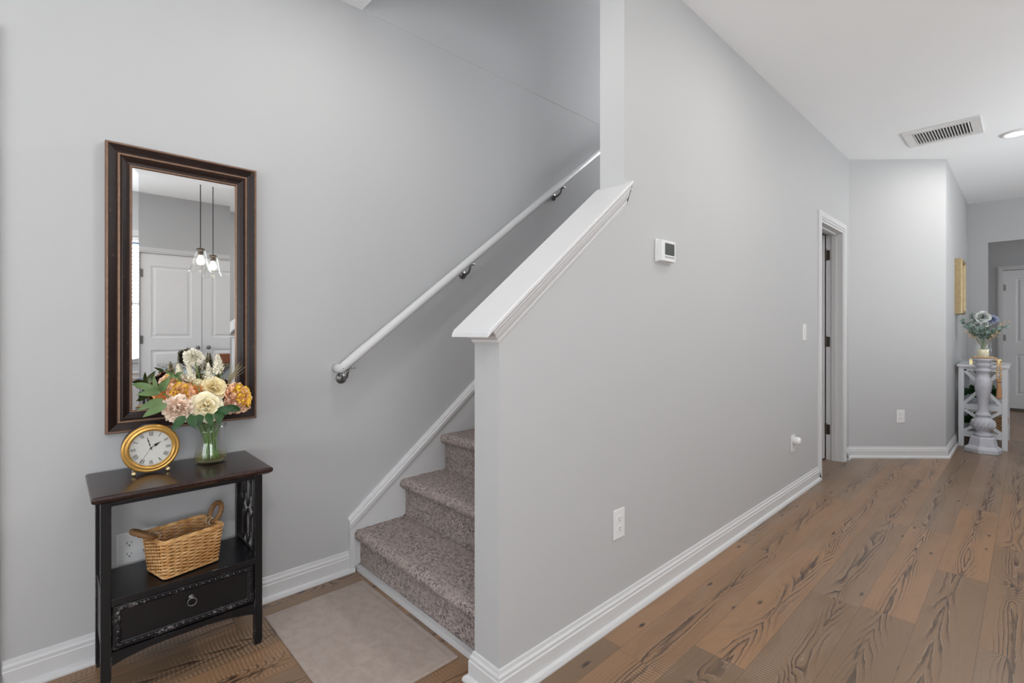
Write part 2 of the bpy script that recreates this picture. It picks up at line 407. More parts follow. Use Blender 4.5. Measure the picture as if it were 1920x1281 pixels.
# left wall with front-door opening Y -1.12..-.19
bm = nb(); prism(bm, [(-3.3, 0), (-1.13, 0), (-1.13, 2.04), (-.185, 2.04), (-.185, 0), (6.6, 0), (6.6, CH), (-3.3, CH)], 'x', WL-WT, WL)
struct('wall_left', bm, M['wall'])
struct('wall_left_upper', B(WL-WT, WL+.0006, 1.09, 6.6, CH, 5.2), M['wall'])
struct('wall_stairwell_front', B(WL, HX, .99, 1.085, CH+.25, 5.2), M['wall'])
struct('wall_stairwell_upper', B(SX, HX, 1.09, 6.6, CH+.25, 5.2), M['wall'])
struct('wall_stairwell_end', B(WL, SX, 6.5, 6.6, CH, 5.2), M['wall'])
struct('floor_landing', B(WL, SX, 4.26, 6.5, 2.70, 2.72), M['carpet'])
# partition: sloped half wall, full wall, door opening Y 4.36..5.04
ZB = 1.103; SL = .795
bm = nb(); prism(bm, [(1.0, 0), (4.36, 0), (4.36, 2.02), (5.04, 2.02), (5.04, 0), (5.25, 0), (5.25, CH), (1.677, CH), (1.677, ZB+.02+SL*.677), (1.0, ZB+.02)], 'x', SX, HX)
struct('wall_partition', bm, M['wall'])
# chamfer wall + continuing hall wall + far wall
CA = (HX, 5.25); CB = (-.515, 5.87)
bm = nb(); prism(bm, [CA, CB, (-.515, 8.15), (-.635, 8.15), (-.635, 5.95), (-1.16, 5.40), (SX, 5.40), (SX, 5.25)], 'z', 0, CH)
struct('wall_chamfer', bm, M['wall'])
bm = nb(); prism(bm, [(-.635, 0), (-.341, 0), (-.341, 2.207), (1.55, 2.207), (1.55, 0), (RX, 0), (RX, CH), (-.635, CH)], 'y', 8.15, 8.27)
struct('wall_far', bm, M['wall'])
struct('wall_vestibule_left', B(-1.3, -1.2, 8.15, 10.1, 0, CH), M['wall'])
bm = nb(); prism(bm, [(-1.3, 0), (-.262, 0), (-.262, 2.03), (.60, 2.03), (.60, 0), (RX, 0), (RX, CH), (-1.3, CH)], 'y', 10.07, 10.19)
struct('wall_vestibule_back', bm, M['wall'])
# bedroom behind partition
bm = nb(); box(bm, -3.1, -3.0, 4.2, 6.7, 0, 2.45); box(bm, -3.0, SX, 6.6, 6.7, 0, 2.45); box(bm, WL+.001, SX, 4.22, 4.30, 0, 2.45)
struct('wall_bedroom', bm, M['wall'])
# right wall X=RX with window (Y -1.15..0.55, z .72-2.18), pantry door (0.70..1.93), living window
bm = nb()
prism(bm, [(-3.3, 0), (.70, 0), (.70, 2.03), (1.90, 2.03), (1.90, 0), (12.1, 0), (12.1, CH), (-3.3, CH)], 'x', RX, RX+.1)
rw = struct('wall_right', bm, M['wall'])
for k, (y0, y1, z0, z1) in enumerate(((-1.15, .55, .70, 2.20), (4.3, 6.9, .70, 2.20), (8.65, 9.75, .70, 2.1))):
    cut = bpy.data.objects.new('cutter', bpy.data.meshes.new('cutter')); cb = B(RX-.2, RX+.3, y0, y1, z0, z1)
    bmesh.ops.recalc_face_normals(cb, faces=cb.faces[:]); cb.to_mesh(cut.data); cb.free(); col.objects.link(cut)
    md = rw.modifiers.new('b', 'BOOLEAN'); md.object = cut; md.operation = 'DIFFERENCE'; md.solver = 'EXACT'
    dg = bpy.context.evaluated_depsgraph_get(); me = bpy.data.meshes.new_from_object(rw.evaluated_get(dg)); rw.modifiers.clear(); rw.data = me
    bpy.data.objects.remove(cut)
bm = nb(); prism(bm, [(WL, 0), (-1.45, 0), (-1.45, 2.35), (1.65, 2.35), (1.65, 0), (RX, 0), (RX, CH), (WL, CH)], 'y', -3.3, -3.2)
struct('wall_back', bm, M['wall'])
struct('wall_end', B(-1.3, RX, 12.0, 12.1, 0, CH), M['wall'])

def window(n, y0, y1, z0, z1, blinds=False):
    root = thing('window_%d' % n, None, None); root['kind'] = 'structure'
    bm = nb()
    for a, b, c, d in ((y0, y1, z0, z0+.05), (y0, y1, z1-.05, z1), (y0, y0+.05, z0, z1), (y1-.05, y1, z0, z1), (y0, y1, (z0+z1)/2-.02, (z0+z1)/2+.02), ((y0+y1)/2-.02, (y0+y1)/2+.02, z0, z1)):
        box(bm, RX+.055, RX+.09, a, b, c, d)
    obj('window_frame', bm, M['trim'], root)
    bm = nb()
    for a, b, c, d in ((y0-.07, y1+.07, z0-.08, z0), (y0-.07, y1+.07, z1, z1+.07), (y0-.07, y0, z0, z1), (y1, y1+.07, z0, z1)): box(bm, RX-.018, RX, a, b, c, d)
    box(bm, RX-.05, RX+.05, y0-.09, y1+.09, z0-.02, z0+.004)
    obj('window_casing', bm, M['trim'], root)
    if blinds:
        bm = nb(); nS = int((z1-z0-.08)/.045)
        for i in range(nS):
            z = z0+.06+i*.045
            box(bm, -.024, .024, y0+.02, y1-.02, -.0012, .0012, Matrix.Translation((RX+.022, 0, z)) @ Matrix.Rotation(.20, 4, 'Y'))
        box(bm, RX+.002, RX+.045, y0+.01, y1-.01, z1-.05, z1-.005)
        obj('blind_slats', bm, M['blind'], root)
window(1, -1.15, .55, .70, 2.20, True); window(2, 4.3, 6.9, .70, 2.20); window(3, 8.65, 9.75, .70, 2.1)
root = thing('window_4', None, None); root['kind'] = 'structure'  # blind frame added around the upstairs fill light, wall behind is solid
bm = nb()
for a, b, c, d in ((-2.20, -1.26, 3.27, 3.34), (-2.20, -1.26, 4.86, 4.93), (-2.20, -2.14, 3.34, 4.86), (-1.32, -1.26, 3.34, 4.86)): box(bm, a, b, 6.44, 6.4995, c, d)
obj('window_casing', bm, M['trim'], root)
# unseen patio door frame, added at the back to go with its fill light
root = thing('added_door_4', None, None); root['kind'] = 'structure'
bm = nb()
for a, b, c, d in ((-1.45, 1.65, 2.28, 2.35), (-1.45, 1.65, 0, .08), (-1.45, -1.37, 0, 2.35), (1.57, 1.65, 0, 2.35), (.05, .15, 0, 2.35)): box(bm, a, b, -3.28, -3.22, c, d)
obj('door_frame', bm, M['trim'], root)

# ---- baseboards (profile: out, z) with shoe mould
BP = [(0, 0), (.030, 0), (.030, .006), (.026, .016), (.015, .021), (.015, .066), (.012, .070), (.012, .080), (.007, .086), (.005, .097), (0, .099)]
def baseboard(name, path, side=1):
    bm = nb(); sweep(bm, path, BP, side=side); return struct(name, bm, M['trim'])
baseboard('baseboard_left', [(WL, -.118), (WL, 1.042)])
baseboard('baseboard_left_rear', [(WL, -3.2), (WL, -1.20)])
baseboard('baseboard_partition', [(SX, 1.06), (SX, 1.0), (HX, 1.0), (HX, 4.295)], side=1)
baseboard('baseboard_chamfer', [(HX, 5.118), CA, CB, (-.515, 8.15), (-.341, 8.15)], side=1)
baseboard('baseboard_vestibule', [(-1.2, 10.07), (-.335, 10.07)], side=1)
baseboard('baseboard_vestibule_right', [(.67, 10.07), (RX, 10.07)], side=1)
baseboard('baseboard_right', [(RX, 8.15), (RX, 1.97)])
baseboard('baseboard_right_front', [(RX, .63), (RX, -3.2)])
baseboard('baseboard_bedroom', [(SX, 4.30), (WL, 4.30)], side=-1)
# white strip beneath first riser
struct('trim_1', B(WL+.02, SX-.002, 1.052, 1.072, 0, .024), M['trim'])

# ---- skirt board on the stair side of the left wall
def zs(y): return .247+.782*(y-1.02)
SK = WL+.016
bm = nb(); prism(bm, [(1.03, 0), (1.03, zs(1.03)-.012), (4.3, zs(4.3)-.012), (4.3, 2.3)], 'x', WL, SK)
box(bm, WL, WL+.021, 1.02, 1.048, 0, zs(1.02)-.030)
# moulding cap
SP = [(0, -.056), (.017, -.056), (.022, -.050), (.022, -.038), (.029, -.034), (.030, -.014), (.025, -.008), (.024, .0), (.012, .004), (.010, .010), (0, .012)]
r0 = [bm.verts.new((WL+t, 1.017, zs(1.017)+a)) for t, a in SP]; r1 = [bm.verts.new((WL+t, 4.3, zs(4.3)+a)) for t, a in SP]
for j in range(len(SP)): bm.faces.new((r0[j], r0[(j+1) % len(SP)], r1[(j+1) % len(SP)], r1[j]))
bm.faces.new(r0); bm.faces.new(r1[::-1])
struct('trim_2', bm, M['trim'])

# ---- cap rail on the sloped half wall
cap = thing('trim_3', None, None); cap['kind'] = 'structure'
def zt(y): return 1.138+SL*(y-.925)
bm = nb(); th = .017
prism(bm, [(.925, zt(.925)-th), (.929, zt(.925)-.002), (.936, zt(.936)), (1.692, zt(1.692)), (1.692, zt(1.692)-th), (.94, zt(.94)-th)], 'x', -1.268, -1.085)
obj('cap_board', bm, M['trim'], cap, bevel=.004)
bm = nb()
CP = [(0, 0), (.10, 0), (.16, .10), (.20, .16), (.20, .28), (.42, .42), (.60, .62), (.66, .74), (.86, .80), (.86, .90), (1., 1.), (0, 1.)]
rows = []
def crow(fn): rows.append([bm.verts.new(fn(o, z)) for o, z in CP])
def zu(y): return zt(y)-th
crow(lambda o, z: (SX-.018*o, 1.69, (ZB+SL*.69)*(1-z)+z*zu(1.69)))
crow(lambda o, z: (SX-.018*o, 1.0-.05*o, ZB*(1-z)+z*zu(.95)))
crow(lambda o, z: (HX+.030*o, 1.0-.05*o, ZB*(1-z)+z*zu(.95)))
crow(lambda o, z: (HX+.030*o, 1.69, (ZB+SL*.69)*(1-z)+z*zu(1.69)))
for i in range(3):
    a, b = rows[i], rows[i+1]
    for j in range(len(CP)): bm.faces.new((a[j], a[(j+1) % len(CP)], b[(j+1) % len(CP)], b[j]))
bmesh.ops.triangulate(bm, faces=[bm.faces.new(rows[0]), bm.faces.new(rows[-1][::-1])])
obj('crown_moulding', bm, M['trim'], cap)

# ---- door casings
CSG = .062
CPROF = [(0., 0.), (0., .010), (.003, .012), (.014, .012), (.018, .018), (.046, .019), (.050, .014), (CSG-.003, .014), (CSG, .011), (CSG, 0.)]
def casing(root, a0, a1, zt_, fn):
    """mitred three-sided casing; fn(a, t, z) places a point along the wall"""
    bm = nb(); rows = []
    for (a, z, sa, sz) in ((a0, 0, -1, 0), (a0, zt_, -1, 1), (a1, zt_, 1, 1), (a1, 0, 1, 0)):
        rows.append([bm.verts.new(fn(a+sa*o, t, z+sz*o)) for o, t in CPROF])
    n = len(CPROF)
    for A, C in zip(rows, rows[1:]):
        for j in range(n): bm.faces.new((A[j], A[(j+1) % n], C[(j+1) % n], C[j]))
    obj('casing', bm, M['trim'], root)
def casing_x(root, X, y0, y1, zt_, out=1): casing(root, y0, y1, zt_, lambda a, t, z: (X+out*t, a, z))
def casing_y(root, Yp, x0, x1, zt_, out=-1): casing(root, x0, x1, zt_, lambda a, t, z: (a, Yp+out*t, z))
def leaf(name, w, h, spec, parent, t=.035):
    """slab local: x thickness 0..t (front +x), y 0..w, z 0..h; panels recessed on both faces"""
    bm = nb()
    ys = sorted({0, w, *[v for p in spec for v in p[:2]]}); zz = sorted({0, h, *[v for p in spec for v in p[2:]]})
    for sx, xf, dr in ((1, t, -1), (-1, 0, 1)):
        for i in range(len(ys)-1):
            for j in range(len(zz)-1):
                a, b, c, d = ys[i], ys[i+1], zz[j], zz[j+1]
                if any(abs(a-p[0]) < 1e-6 and abs(b-p[1]) < 1e-6 and c >= p[2]-1e-6 and d <= p[3]+1e-6 for p in spec): continue
                bm.faces.new([bm.verts.new((xf, *q)) for q in ((a, c), (b, c), (b, d), (a, d))])
        for (a, b, c, d) in spec:
            prev = [(a, b, c, d, 0)]
            for ins, dep in ((.006, .007), (.022, .009), (.045, .002)): prev.append((a+ins, b-ins, c+ins, d-ins, dep))
            loops = [[bm.verts.new((xf+dr*e, y, z)) for y, z in ((p, r), (q, r), (q, s), (p, s))] for p, q, r, s, e in prev]
            for k in range(len(loops)-1):
                A, C = loops[k], loops[k+1]
                for m in range(4): bm.faces.new((A[m], A[(m+1) % 4], C[(m+1) % 4], C[m]))
            bm.faces.new(loops[-1])
    for (p, q) in (((0, 0), (w, 0)), ((w, 0), (w, h)), ((w, h), (0, h)), ((0, h), (0, 0))):
        bm.faces.new([bm.verts.new(v) for v in ((0, *p), (t, *p), (t, *q), (0, *q))])
    bmesh.ops.remove_doubles(bm, verts=bm.verts[:], dist=1e-5)
    return obj(name, bm, M['door'], parent)
def hinge(parent, loc, rz=0, m=None, s=1.):
    bm = nb()
    lathe(bm, [(.0055, -.047), (.0055, .047)], seg=10); lathe(bm, [(.007, .047), (.004, .055)], seg=10)
    box(bm, -.002, .001, -.030, .030, -.044, .044)
    o = obj('hinge', bm, m or M['bronze_hw'], parent); o.location = loc; o.rotation_euler = (0, 0, rz); return o

# hallway door (door_1), open into the bedroom, hinged on the far jamb
d1 = thing('door_1', None, None); d1['kind'] = 'structure'
casing_x(d1, HX, 4.36, 5.04, 2.02)
bm = nb(); J = .018
for a, b, c, d in ((4.36, 4.36+J, 0, 2.02), (5.04-J, 5.04, 0, 2.02), (4.36+J, 5.04-J, 2.02-J, 2.02)): box(bm, SX-.004, HX+.004, a, b, c, d)
for a, b, c, d in ((4.36+J, 4.36+J+.012, 0, 2.0), (5.04-J-.012, 5.04-J, 0, 2.0), (4.36+J, 5.04-J, 2.0-.012, 2.002)): box(bm, SX+.040, SX+.075, a, b, c, d)
obj('door_jamb', bm, M['trim'], d1)
lf = leaf('door_leaf', .64, 1.985, [(.10, .54, .20, .92), (.10, .54, 1.06, 1.86)], d1)
lf.rotation_euler = (0, 0, math.radians(90)); lf.location = (SX-.012, 5.010-.035+.008, .012)
for z in (.27, 1.05, 1.82): hinge(d1, (SX-.003, 5.018, z), PI/2)
# pantry double door seen in the mirror (door_2)
d2 = thing('door_2', None, None); d2['kind'] = 'structure'
casing_x(d2, RX, .70, 1.90, 2.03, -1)
for y0 in (.705, 1.303):
    l = leaf('door_leaf', .592, 2.02, [(.10, .49, .20, .92), (.10, .49, 1.06, 1.88)], d2); l.location = (RX+.01, y0, .008)
for y0 in (.702, 1.896):
    for z in (.27, 1.05, 1.80): hinge(d2, (RX+.006, y0, z), 0, M['nickel'])
bm = nb()
for y in (1.25, 1.36): ball(bm, (RX-.045, y, .95), .024, 2); tube(bm, [(RX+.01, y, .95), (RX-.03, y, .95)], .010)
obj('door_knob', bm, M['nickel'], d2, smooth=True)
# vestibule door (door_3)
d3 = thing('door_3', None, None); d3['kind'] = 'structure'
casing_y(d3, 10.07, -.262, .60, 2.03)
l = leaf('door_leaf', .86, 1.99, [(.13, .73, .20, .78), (.13, .73, .95, 1.87)], d3); l.rotation_euler = (0, 0, -PI/2); l.location = (-.261, 10.115, .035)
bm = B(-.262, .60, 10.03, 10.16, 0, .030); obj('threshold', bm, M['bronze_hw'], d3)
for z in (.28, 1.05, 1.78): hinge(d3, (-.262, 10.072, z), PI/2, M['nickel'])
# front door at far left (door_5)
d5 = thing('door_5', None, None); d5['kind'] = 'structure'
casing_x(d5, WL, -1.13, -.185, 2.04)
l = leaf('door_leaf', .94, 2.03, [(.14, .80, .2, .9), (.14, .80, 1.05, 1.9)], d5); l.location = (WL-.06, -1.128, .005)

# ------------------------------------------------------------------ stairs
st = thing('staircase', 'straight flight of stairs covered in grey-brown cut pile carpet', 'stairs', (0, 0, 0))
R_, T_ = .193, .247
def step_prof(i):
    y0 = 1.04+T_*i; zt_ = R_*(i+1); zb = R_*i if i else .022
    p = []
    yr = y0+.030
    nseg = 12 if i < 5 else 3
    for k in range(nseg+1): p.append((yr+.004, zb-.004*(i > 0)+(zt_-.048-zb)*k/nseg))
    for k in range(7 if i < 5 else 4):                      # nose
        a = -PI/2-PI*k/(6 if i < 5 else 3); p.append((y0+.024+.024*math.cos(a)+.0, zt_-.024+.024*math.sin(a)))
    m = 22 if i < 5 else 3
    for k in range(1, m+1): p.append((y0+.024+(T_+.016)*k/m, zt_))
    return p
for i in range(13):
    bm = nb(); pr = step_prof(i); x0, x1 = SK+.001, SX-.001; nx = 120 if i < 4 else (40 if i < 6 else 2)
    rows = []
    for k in range(nx+1):
        x = x0+(x1-x0)*k/nx; row = []
        for (y, z) in pr:
            j = .0016 if i < 4 else .0
            row.append(bm.verts.new((x, y+random.uniform(-j, j), z+random.uniform(-j, j))))
        rows.append(row)
    for a, b in zip(rows, rows[1:]):
        for j in range(len(pr)-1): bm.faces.new((a[j], a[j+1], b[j+1], b[j]))
    o = obj('carpeted_step', bm, M['carpet'], st, smooth=True)

# ------------------------------------------------------------------ handrail
hr = thing('handrail', 'white painted wooden handrail on metal brackets along the stair wall', 'handrail', (WL, .957, .975))
def zr(y): return .975+.762*(y-.957)-.975
bm = nb()
RO = WL+.075
def rl(x, y): return (x-WL, y-.957, zr(y))
tube(bm, [(.002, 0, -.004), (.045, 0, -.004), (.068, .004, -.002), (.075, .014, .010), rl(RO, 1.0), rl(RO, 2.2), rl(RO, 4.35)], [.019, .019, .0195, .020, .021, .021, .021], 16, flat=1.12)
obj('rail', bm, M['trim'], hr, smooth=True)
for y in (.985, 1.70, 2.475, 3.25, 4.0):
    bm = nb(); z = zr(y)
    lathe(bm, [(.026, 0), (.026, .003), (.014, .008), (.008, .012)], (.0, y-.957, z-.075), 18, 'x')
    tube(bm, [(.008, y-.957, z-.075), (.035, y-.957, z-.078), (.060, y-.957, z-.066), (.072, y-.957, z-.045), (.075, y-.957, z-.022)], [.007, .007, .006, .0055, .006], 8)
    box(bm, .062, .088, y-.957-.03, y-.957+.03, z-.026, z-.022, None)
    obj('bracket', bm, M['nickel'], hr, smooth=True)

# ------------------------------------------------------------------ wall mirror
def rect_sweep(bm, y0, y1, z0, z1, prof, X):
    """prof: (inset across the width, height off wall) closed loop mitred"""
    loops = []
    for ins, h in prof:
        loops.append([bm.verts.new((X+h, y, z)) for y, z in ((y0+ins, z0+ins), (y1-ins, z0+ins), (y1-ins, z1-ins), (y0+ins, z1-ins))])
    n = len(loops)
    for i in range(n):
        A, C = loops[i], loops[(i+1) % n]
        for k in range(4): bm.faces.new((A[k], A[(k+1) % 4], C[(k+1) % 4], C[k]))
wm = thing('wall_mirror', 'tall looking glass in dark frame with bronze edging above the black accent table', 'mirror', (0, 0, 0))
my0, my1, mz0, mz1 = .130, .612, .782, 1.806
X0 = WL+.001
bm = nb(); rect_sweep(bm, my0+.003, my1-.003, mz0+.003, mz1-.003, [(0, 0), (0, .022), (.006, .026), (.024, .018), (.030, .016), (.030, .0)], X0)
obj('outer_frame', bm, M['frame'], wm)
bm = nb(); rect_sweep(bm, my0, my1, mz0, mz1, [(0, 0), (0, .024), (.003, .029), (.007, .029), (.0095, .024), (.0095, .0)], X0)
obj('edge_bead', bm, M['frame_bronze'], wm)
bm = nb(); rect_sweep(bm, my0, my1, mz0, mz1, [(.0325, 0), (.0325, .017), (.035, .022), (.040, .022), (.043, .016), (.043, 0)], X0)
obj('middle_bead', bm, M['frame_bronze'], wm)
bm = nb(); rect_sweep(bm, my0, my1, mz0, mz1, [(.0425, 0), (.0425, .017), (.048, .020), (.060, .013), (.068, .0115), (.068, 0)], X0)
obj('inner_frame', bm, M['frame'], wm)
bm = nb(); rect_sweep(bm, my0, my1, mz0, mz1, [(.0675, 0), (.0675, .012), (.070, .015), (.0735, .0145), (.076, .009), (.076, 0)], X0)
obj('inner_bead', bm, M['frame_bronze'], wm)
bm = nb()
g0, g1, q0, q1 = my0+.075, my1-.075, mz0+.075, mz1-.075; bv = .019
o4 = [bm.verts.new((X0+.0078, y, z)) for y, z in ((g0, q0), (g1, q0), (g1, q1), (g0, q1))]
i4 = [bm.verts.new((X0+.0095, y, z)) for y, z in ((g0+bv, q0+bv), (g1-bv, q0+bv), (g1-bv, q1-bv), (g0+bv, q1-bv))]
bk = [bm.verts.new((X0+.003, y, z)) for y, z in ((g0, q0), (g1, q0), (g1, q1), (g0, q1))]
for k in range(4):
    bm.faces.new((o4[k], o4[(k+1) % 4], i4[(k+1) % 4], i4[k])); bm.faces.new((bk[k], bk[(k+1) % 4], o4[(k+1) % 4], o4[k]))
bm.faces.new(i4); bm.faces.new(bk[::-1])
obj('mirror_glass', bm, M['mirror'], wm)

# ------------------------------------------------------------------ accent table
tb = thing('accent_table', 'narrow distressed black accent table with drawer and fretwork sides', 'table', (0, 0, 0))
TZ = .655
LX0, LX1 = -2.188, -1.925      # leg outer faces back / front
LY0, LY1 = .103, .557
bm = nb()
tp = [(0, -.024), (.004, -.022), (.012, -.016), (.014, -.008), (.012, -.002), (.006, 0)]
def slab(bm, x0, x1, y0, y1, prof, z):
    loops = []
    for o, h in prof:
        loops.append([bm.verts.new((x, y, z+h)) for x, y in ((x0-o*.3, y0-o), (x1+o, y0-o), (x1+o, y1+o), (x0-o*.3, y1+o))])
    for A, C in zip(loops, loops[1:]):
        for k in range(4): bm.faces.new((A[k], A[(k+1) % 4], C[(k+1) % 4], C[k]))
    bm.faces.new(loops[0]); bm.faces.new(loops[-1])
slab(bm, -2.196, -1.872, .092, .560, tp, TZ)
obj('table_top', bm, M['tabletop'], tb, bevel=.0015)
LW = .026
for x0 in (LX0, LX1-LW):
    for y0 in (LY0, LY1-LW):
        bm = nb(); box(bm, x0, x0+LW, y0, y0+LW, .012, TZ-.024)
        # short tapered foot
        vs = box(bm, x0+.002, x0+LW-.002, y0+.002, y0+LW-.002, 0, .013)
        obj('leg', bm, M['distress'], tb, bevel=.002)
bm = nb()
box(bm, LX1-.018, LX1-.004, LY0+LW, LY1-LW, TZ-.052, TZ-.024); box(bm, LX0+.004, LX0+.018, LY0+LW, LY1-LW, TZ-.052, TZ-.024)
for y in (LY0+.005, LY1-.019): box(bm, LX0+LW, LX1-LW, y, y+.014, TZ-.045, TZ-.024)
obj('apron', bm, M['distress'], tb, bevel=.001)
SZ = .318
bm = nb(); box(bm, LX0+.01, LX1-.002, LY0+.004, LY1-.004, SZ-.018, SZ); box(bm, LX1-.004, LX1+.004, LY0+LW-.001, LY1-LW+.001, SZ-.021, SZ+.002)
obj('shelf', bm, M['distress'], tb, bevel=.0015)
# case around the drawer
bm = nb(); DZ0, DZ1 = .158, SZ-.018
for y in (LY0+.005, LY1-.017): box(bm, LX0+LW, LX1-LW, y, y+.012, DZ0-.02, DZ1)
box(bm, LX0+.002, LX0+.014, LY0+LW, LY1-LW, DZ0-.02, DZ1)
box(bm, LX0+.02, LX1-.02, LY0+.017, LY1-.017, DZ0-.012, DZ0-.002)
obj('case_panel', bm, M['distress'], tb)
bm = nb()                                   # curved lower apron
pts = [(LY0+LW, DZ0-.004)]
pts += [(LY1-LW, DZ0-.004), (LY1-LW, DZ0-.028)]
yc = (LY0+LY1)/2
for k in range(13):
    t = k/12; y = (LY1-LW)*(1-t)+(LY0+LW)*t; e = abs(y-yc)/((LY1-LY0)/2-LW); pts.append((y, DZ0-.045+.022*(1-e**3)*(1 if e < .97 else 0)))
pts.append((LY0+LW, DZ0-.028))
prism(bm, pts[::-1], 'x', LX1-.018, LX1-.004)
obj('lower_apron', bm, M['distress'], tb)
dr = B(LX1-.020, LX1-.006, LY0+LW+.002, LY1-LW-.002, DZ0, DZ1-.003); dro = obj('drawer', dr, M['distress'], tb, bevel=.001)
# carved border
bm = nb(); a0, a1, b0, b1 = LY0+LW+.006, LY1-LW-.006, DZ0+.005, DZ1-.007
rect_sweep(bm, a0, a1, b0, b1, [(0, 0), (0, .005), (.003, .007), (.014, .007), (.018, .003), (.018, 0)], LX1-.007)
def bead_run(p, q, n):
    for k in range(n):
        t = (k+.5)/n; y = p[0]*(1-t)+q[0]*t; z = p[1]*(1-t)+q[1]*t
        hz = abs(q[0]-p[0]) > abs(q[1]-p[1]); s = (1, 1.5, .8) if hz else (1, .8, 1.5)
        m4 = Matrix.Translation((LX1+.0005, y, z)) @ Matrix.Rotation((.5 if k % 2 else -.5), 4, 'X') @ Matrix.Diagonal((.7, s[1], s[2], 1))
        x = bmesh.ops.create_icosphere(bm, subdivisions=1, radius=.0048); bmesh.ops.transform(bm, matrix=m4, verts=x['verts'])
h_ = .0085
bead_run((a0+h_, b0+h_), (a1-h_, b0+h_), 40); bead_run((a0+h_, b1-h_), (a1-h_, b1-h_), 40)
bead_run((a0+h_, b0+h_), (a0+h_, b1-h_), 12); bead_run((a1-h_, b0+h_), (a1-h_, b1-h_), 12)
o = obj('carved_border', bm, M['distress'], dro)
bm = nb(); yk, zk = yc+.008, .238
ball(bm, (LX1-.003, yk, zk+.010), .006, 2, (1, 1, 1)); lathe(bm, [(.009, 0), (.009, .002), (.004, .004)], (LX1-.006, yk, zk+.010), 14, 'x')
tube(bm, [(LX1+.004+.002*math.sin(a), yk+.0125*math.sin(a), zk-.003+.0125*math.cos(a)) for a in [2*PI*k/20 for k in range(20)]], .0018, 6, closed=True)
obj('ring_pull', bm, M['nickel'], dro, smooth=True)
# fretwork panels
def fret(yy):
    bm = nb(); x0, x1 = LX0+LW, LX1-LW; z0, z1 = SZ+.003, TZ-.045; w = x1-x0; tt = .0042
    def bar(p): tube(bm, [(x, yy, z) for x, z in p], tt, 4)
    nrep = 2.0; H = z1-z0
    for cx in (x0+w*.20, x0+w*.5, x0+w*.80):
        for rep in range(2):
            za = z0+H*(.03+.485*rep); zb_ = za+H*.455; r = w*.105
            for s in (-1, 1):
                bar([(cx, za), (cx+s*r*.55, za+.014), (cx+s*r, za+.034), (cx+s*r, zb_-.034), (cx+s*r*.55, zb_-.014), (cx, zb_)])
    for cx in (x0+w*.35, x0+w*.65):
        for rep in range(2):
            za = z0+H*(.27+.46*rep)-.02; zb_ = za+H*.06+.04; r = w*.06
            for s in (-1, 1): bar([(cx+s*r*1.1, za-.01), (cx+s*r*.2, (za+zb_)/2), (cx+s*r*1.1, zb_+.01)])
    bar([(x0, z0+.002), (x1, z0+.002)]); bar([(x0, z1), (x1, z1)])
    obj('fretwork', bm, M['black'], tb)
fret(LY0+LW/2); fret(LY1-LW/2)

# ------------------------------------------------------------------ mantel clock
CY, CZ, CR = .243, TZ+.086, .079
ck = thing('mantel_clock', 'round black clock with gold bezel and roman numerals on the accent table', 'clock', (-2.085, CY, TZ), rotz=0)
def L(bm, prof, seg=64): lathe(bm, prof, (0, 0, CZ-TZ), seg, 'x')
bm = nb(); L(bm, [(.05, -.030), (.070, -.028), (CR, -.016), (CR+.001, .0), (CR+.001, .022), (CR-.008, .0235), (CR-.012, .019)]); obj('case', bm, M['clock_black'], ck, smooth=True)
bm = nb()
prof = [(CR+.002, .020), (CR+.003, .026), (CR+.002, .031), (CR-.003, .034), (CR-.006, .032), (CR-.008, .032), (CR-.012, .036), (CR-.016, .034), (CR-.020, .027), (CR-.020, .020)]
rings = []
for r, x in prof: rings.append([bm.verts.new((x, r*math.cos(2*PI*k/72), CZ-TZ+r*math.sin(2*PI*k/72))) for k in range(72)])
for i in range(len(rings)):
    a, b = rings[i], rings[(i+1) % len(rings)]
    for k in range(72): bm.faces.new((a[k], a[(k+1) % 72], b[(k+1) % 72], b[k]))
obj('bezel', bm, M['gold'], ck, smooth=True)
DR = CR-.019
bm = nb(); lathe(bm, [(DR+.001, .0195), (DR+.001, .0215)], (0, 0, CZ-TZ), 64, 'x'); dial = obj('dial', bm, M['dial'], ck)
bm = nb()
XF = .0220
def dbar(bm, ang, cx, r0, r1, wd, lean=0.):
    """bar on dial: at clock angle ang (cw from 12), lateral offset cx, from radius r0 to r1"""
    u = Vector((0, math.sin(ang), math.cos(ang))); v = Vector((0, math.cos(ang), -math.sin(ang)))   # v: to the right when facing the dial (+y is right seen from +x?)
    c = Vector((XF, 0, CZ-TZ)); p0 = c+u*r0+v*(cx-lean); p1 = c+u*r1+v*(cx+lean)
    d = (p1-p0).normalized(); s = Vector((0, d.z, -d.y))*wd/2
    vs = [bm.verts.new(q) for q in (p0-s, p0+s, p1+s, p1-s)]; vt = [bm.verts.new(q.co+Vector((.0004, 0, 0))) for q in vs]
    bm.faces.new(vs); bm.faces.new(vt[::-1])
    for k in range(4): bm.faces.new((vs[k], vs[(k+1) % 4], vt[(k+1) % 4], vt[k]))
ROM = {1: 'I', 2: 'II', 3: 'III', 4: 'IIII', 5: 'V', 6: 'VI', 7: 'VII', 8: 'VIII', 9: 'IX', 10: 'X', 11: 'XI', 12: 'XII'}
for h, txt in ROM.items():
    ang = 2*PI*h/12; wds = {'I': .0032, 'V': .0062, 'X': .0062}; tot = sum(wds[c] for c in txt); x = -tot/2
    flip = False
    for ch in txt:
        wv = wds[ch]; cx = x+wv/2; r0, r1 = DR*.70, DR*.93
        if ch == 'I': dbar(bm, ang, cx, r0, r1, .0014)
        elif ch == 'V':
            dbar(bm, ang, cx-.0012, r0, r1, .0015, -.0012); dbar(bm, ang, cx+.0012, r0, r1, .0007, .0012)
        else:
            dbar(bm, ang, cx, r0, r1, .0015, -.0022); dbar(bm, ang, cx, r0, r1, .0007, .0022)
        x += wv
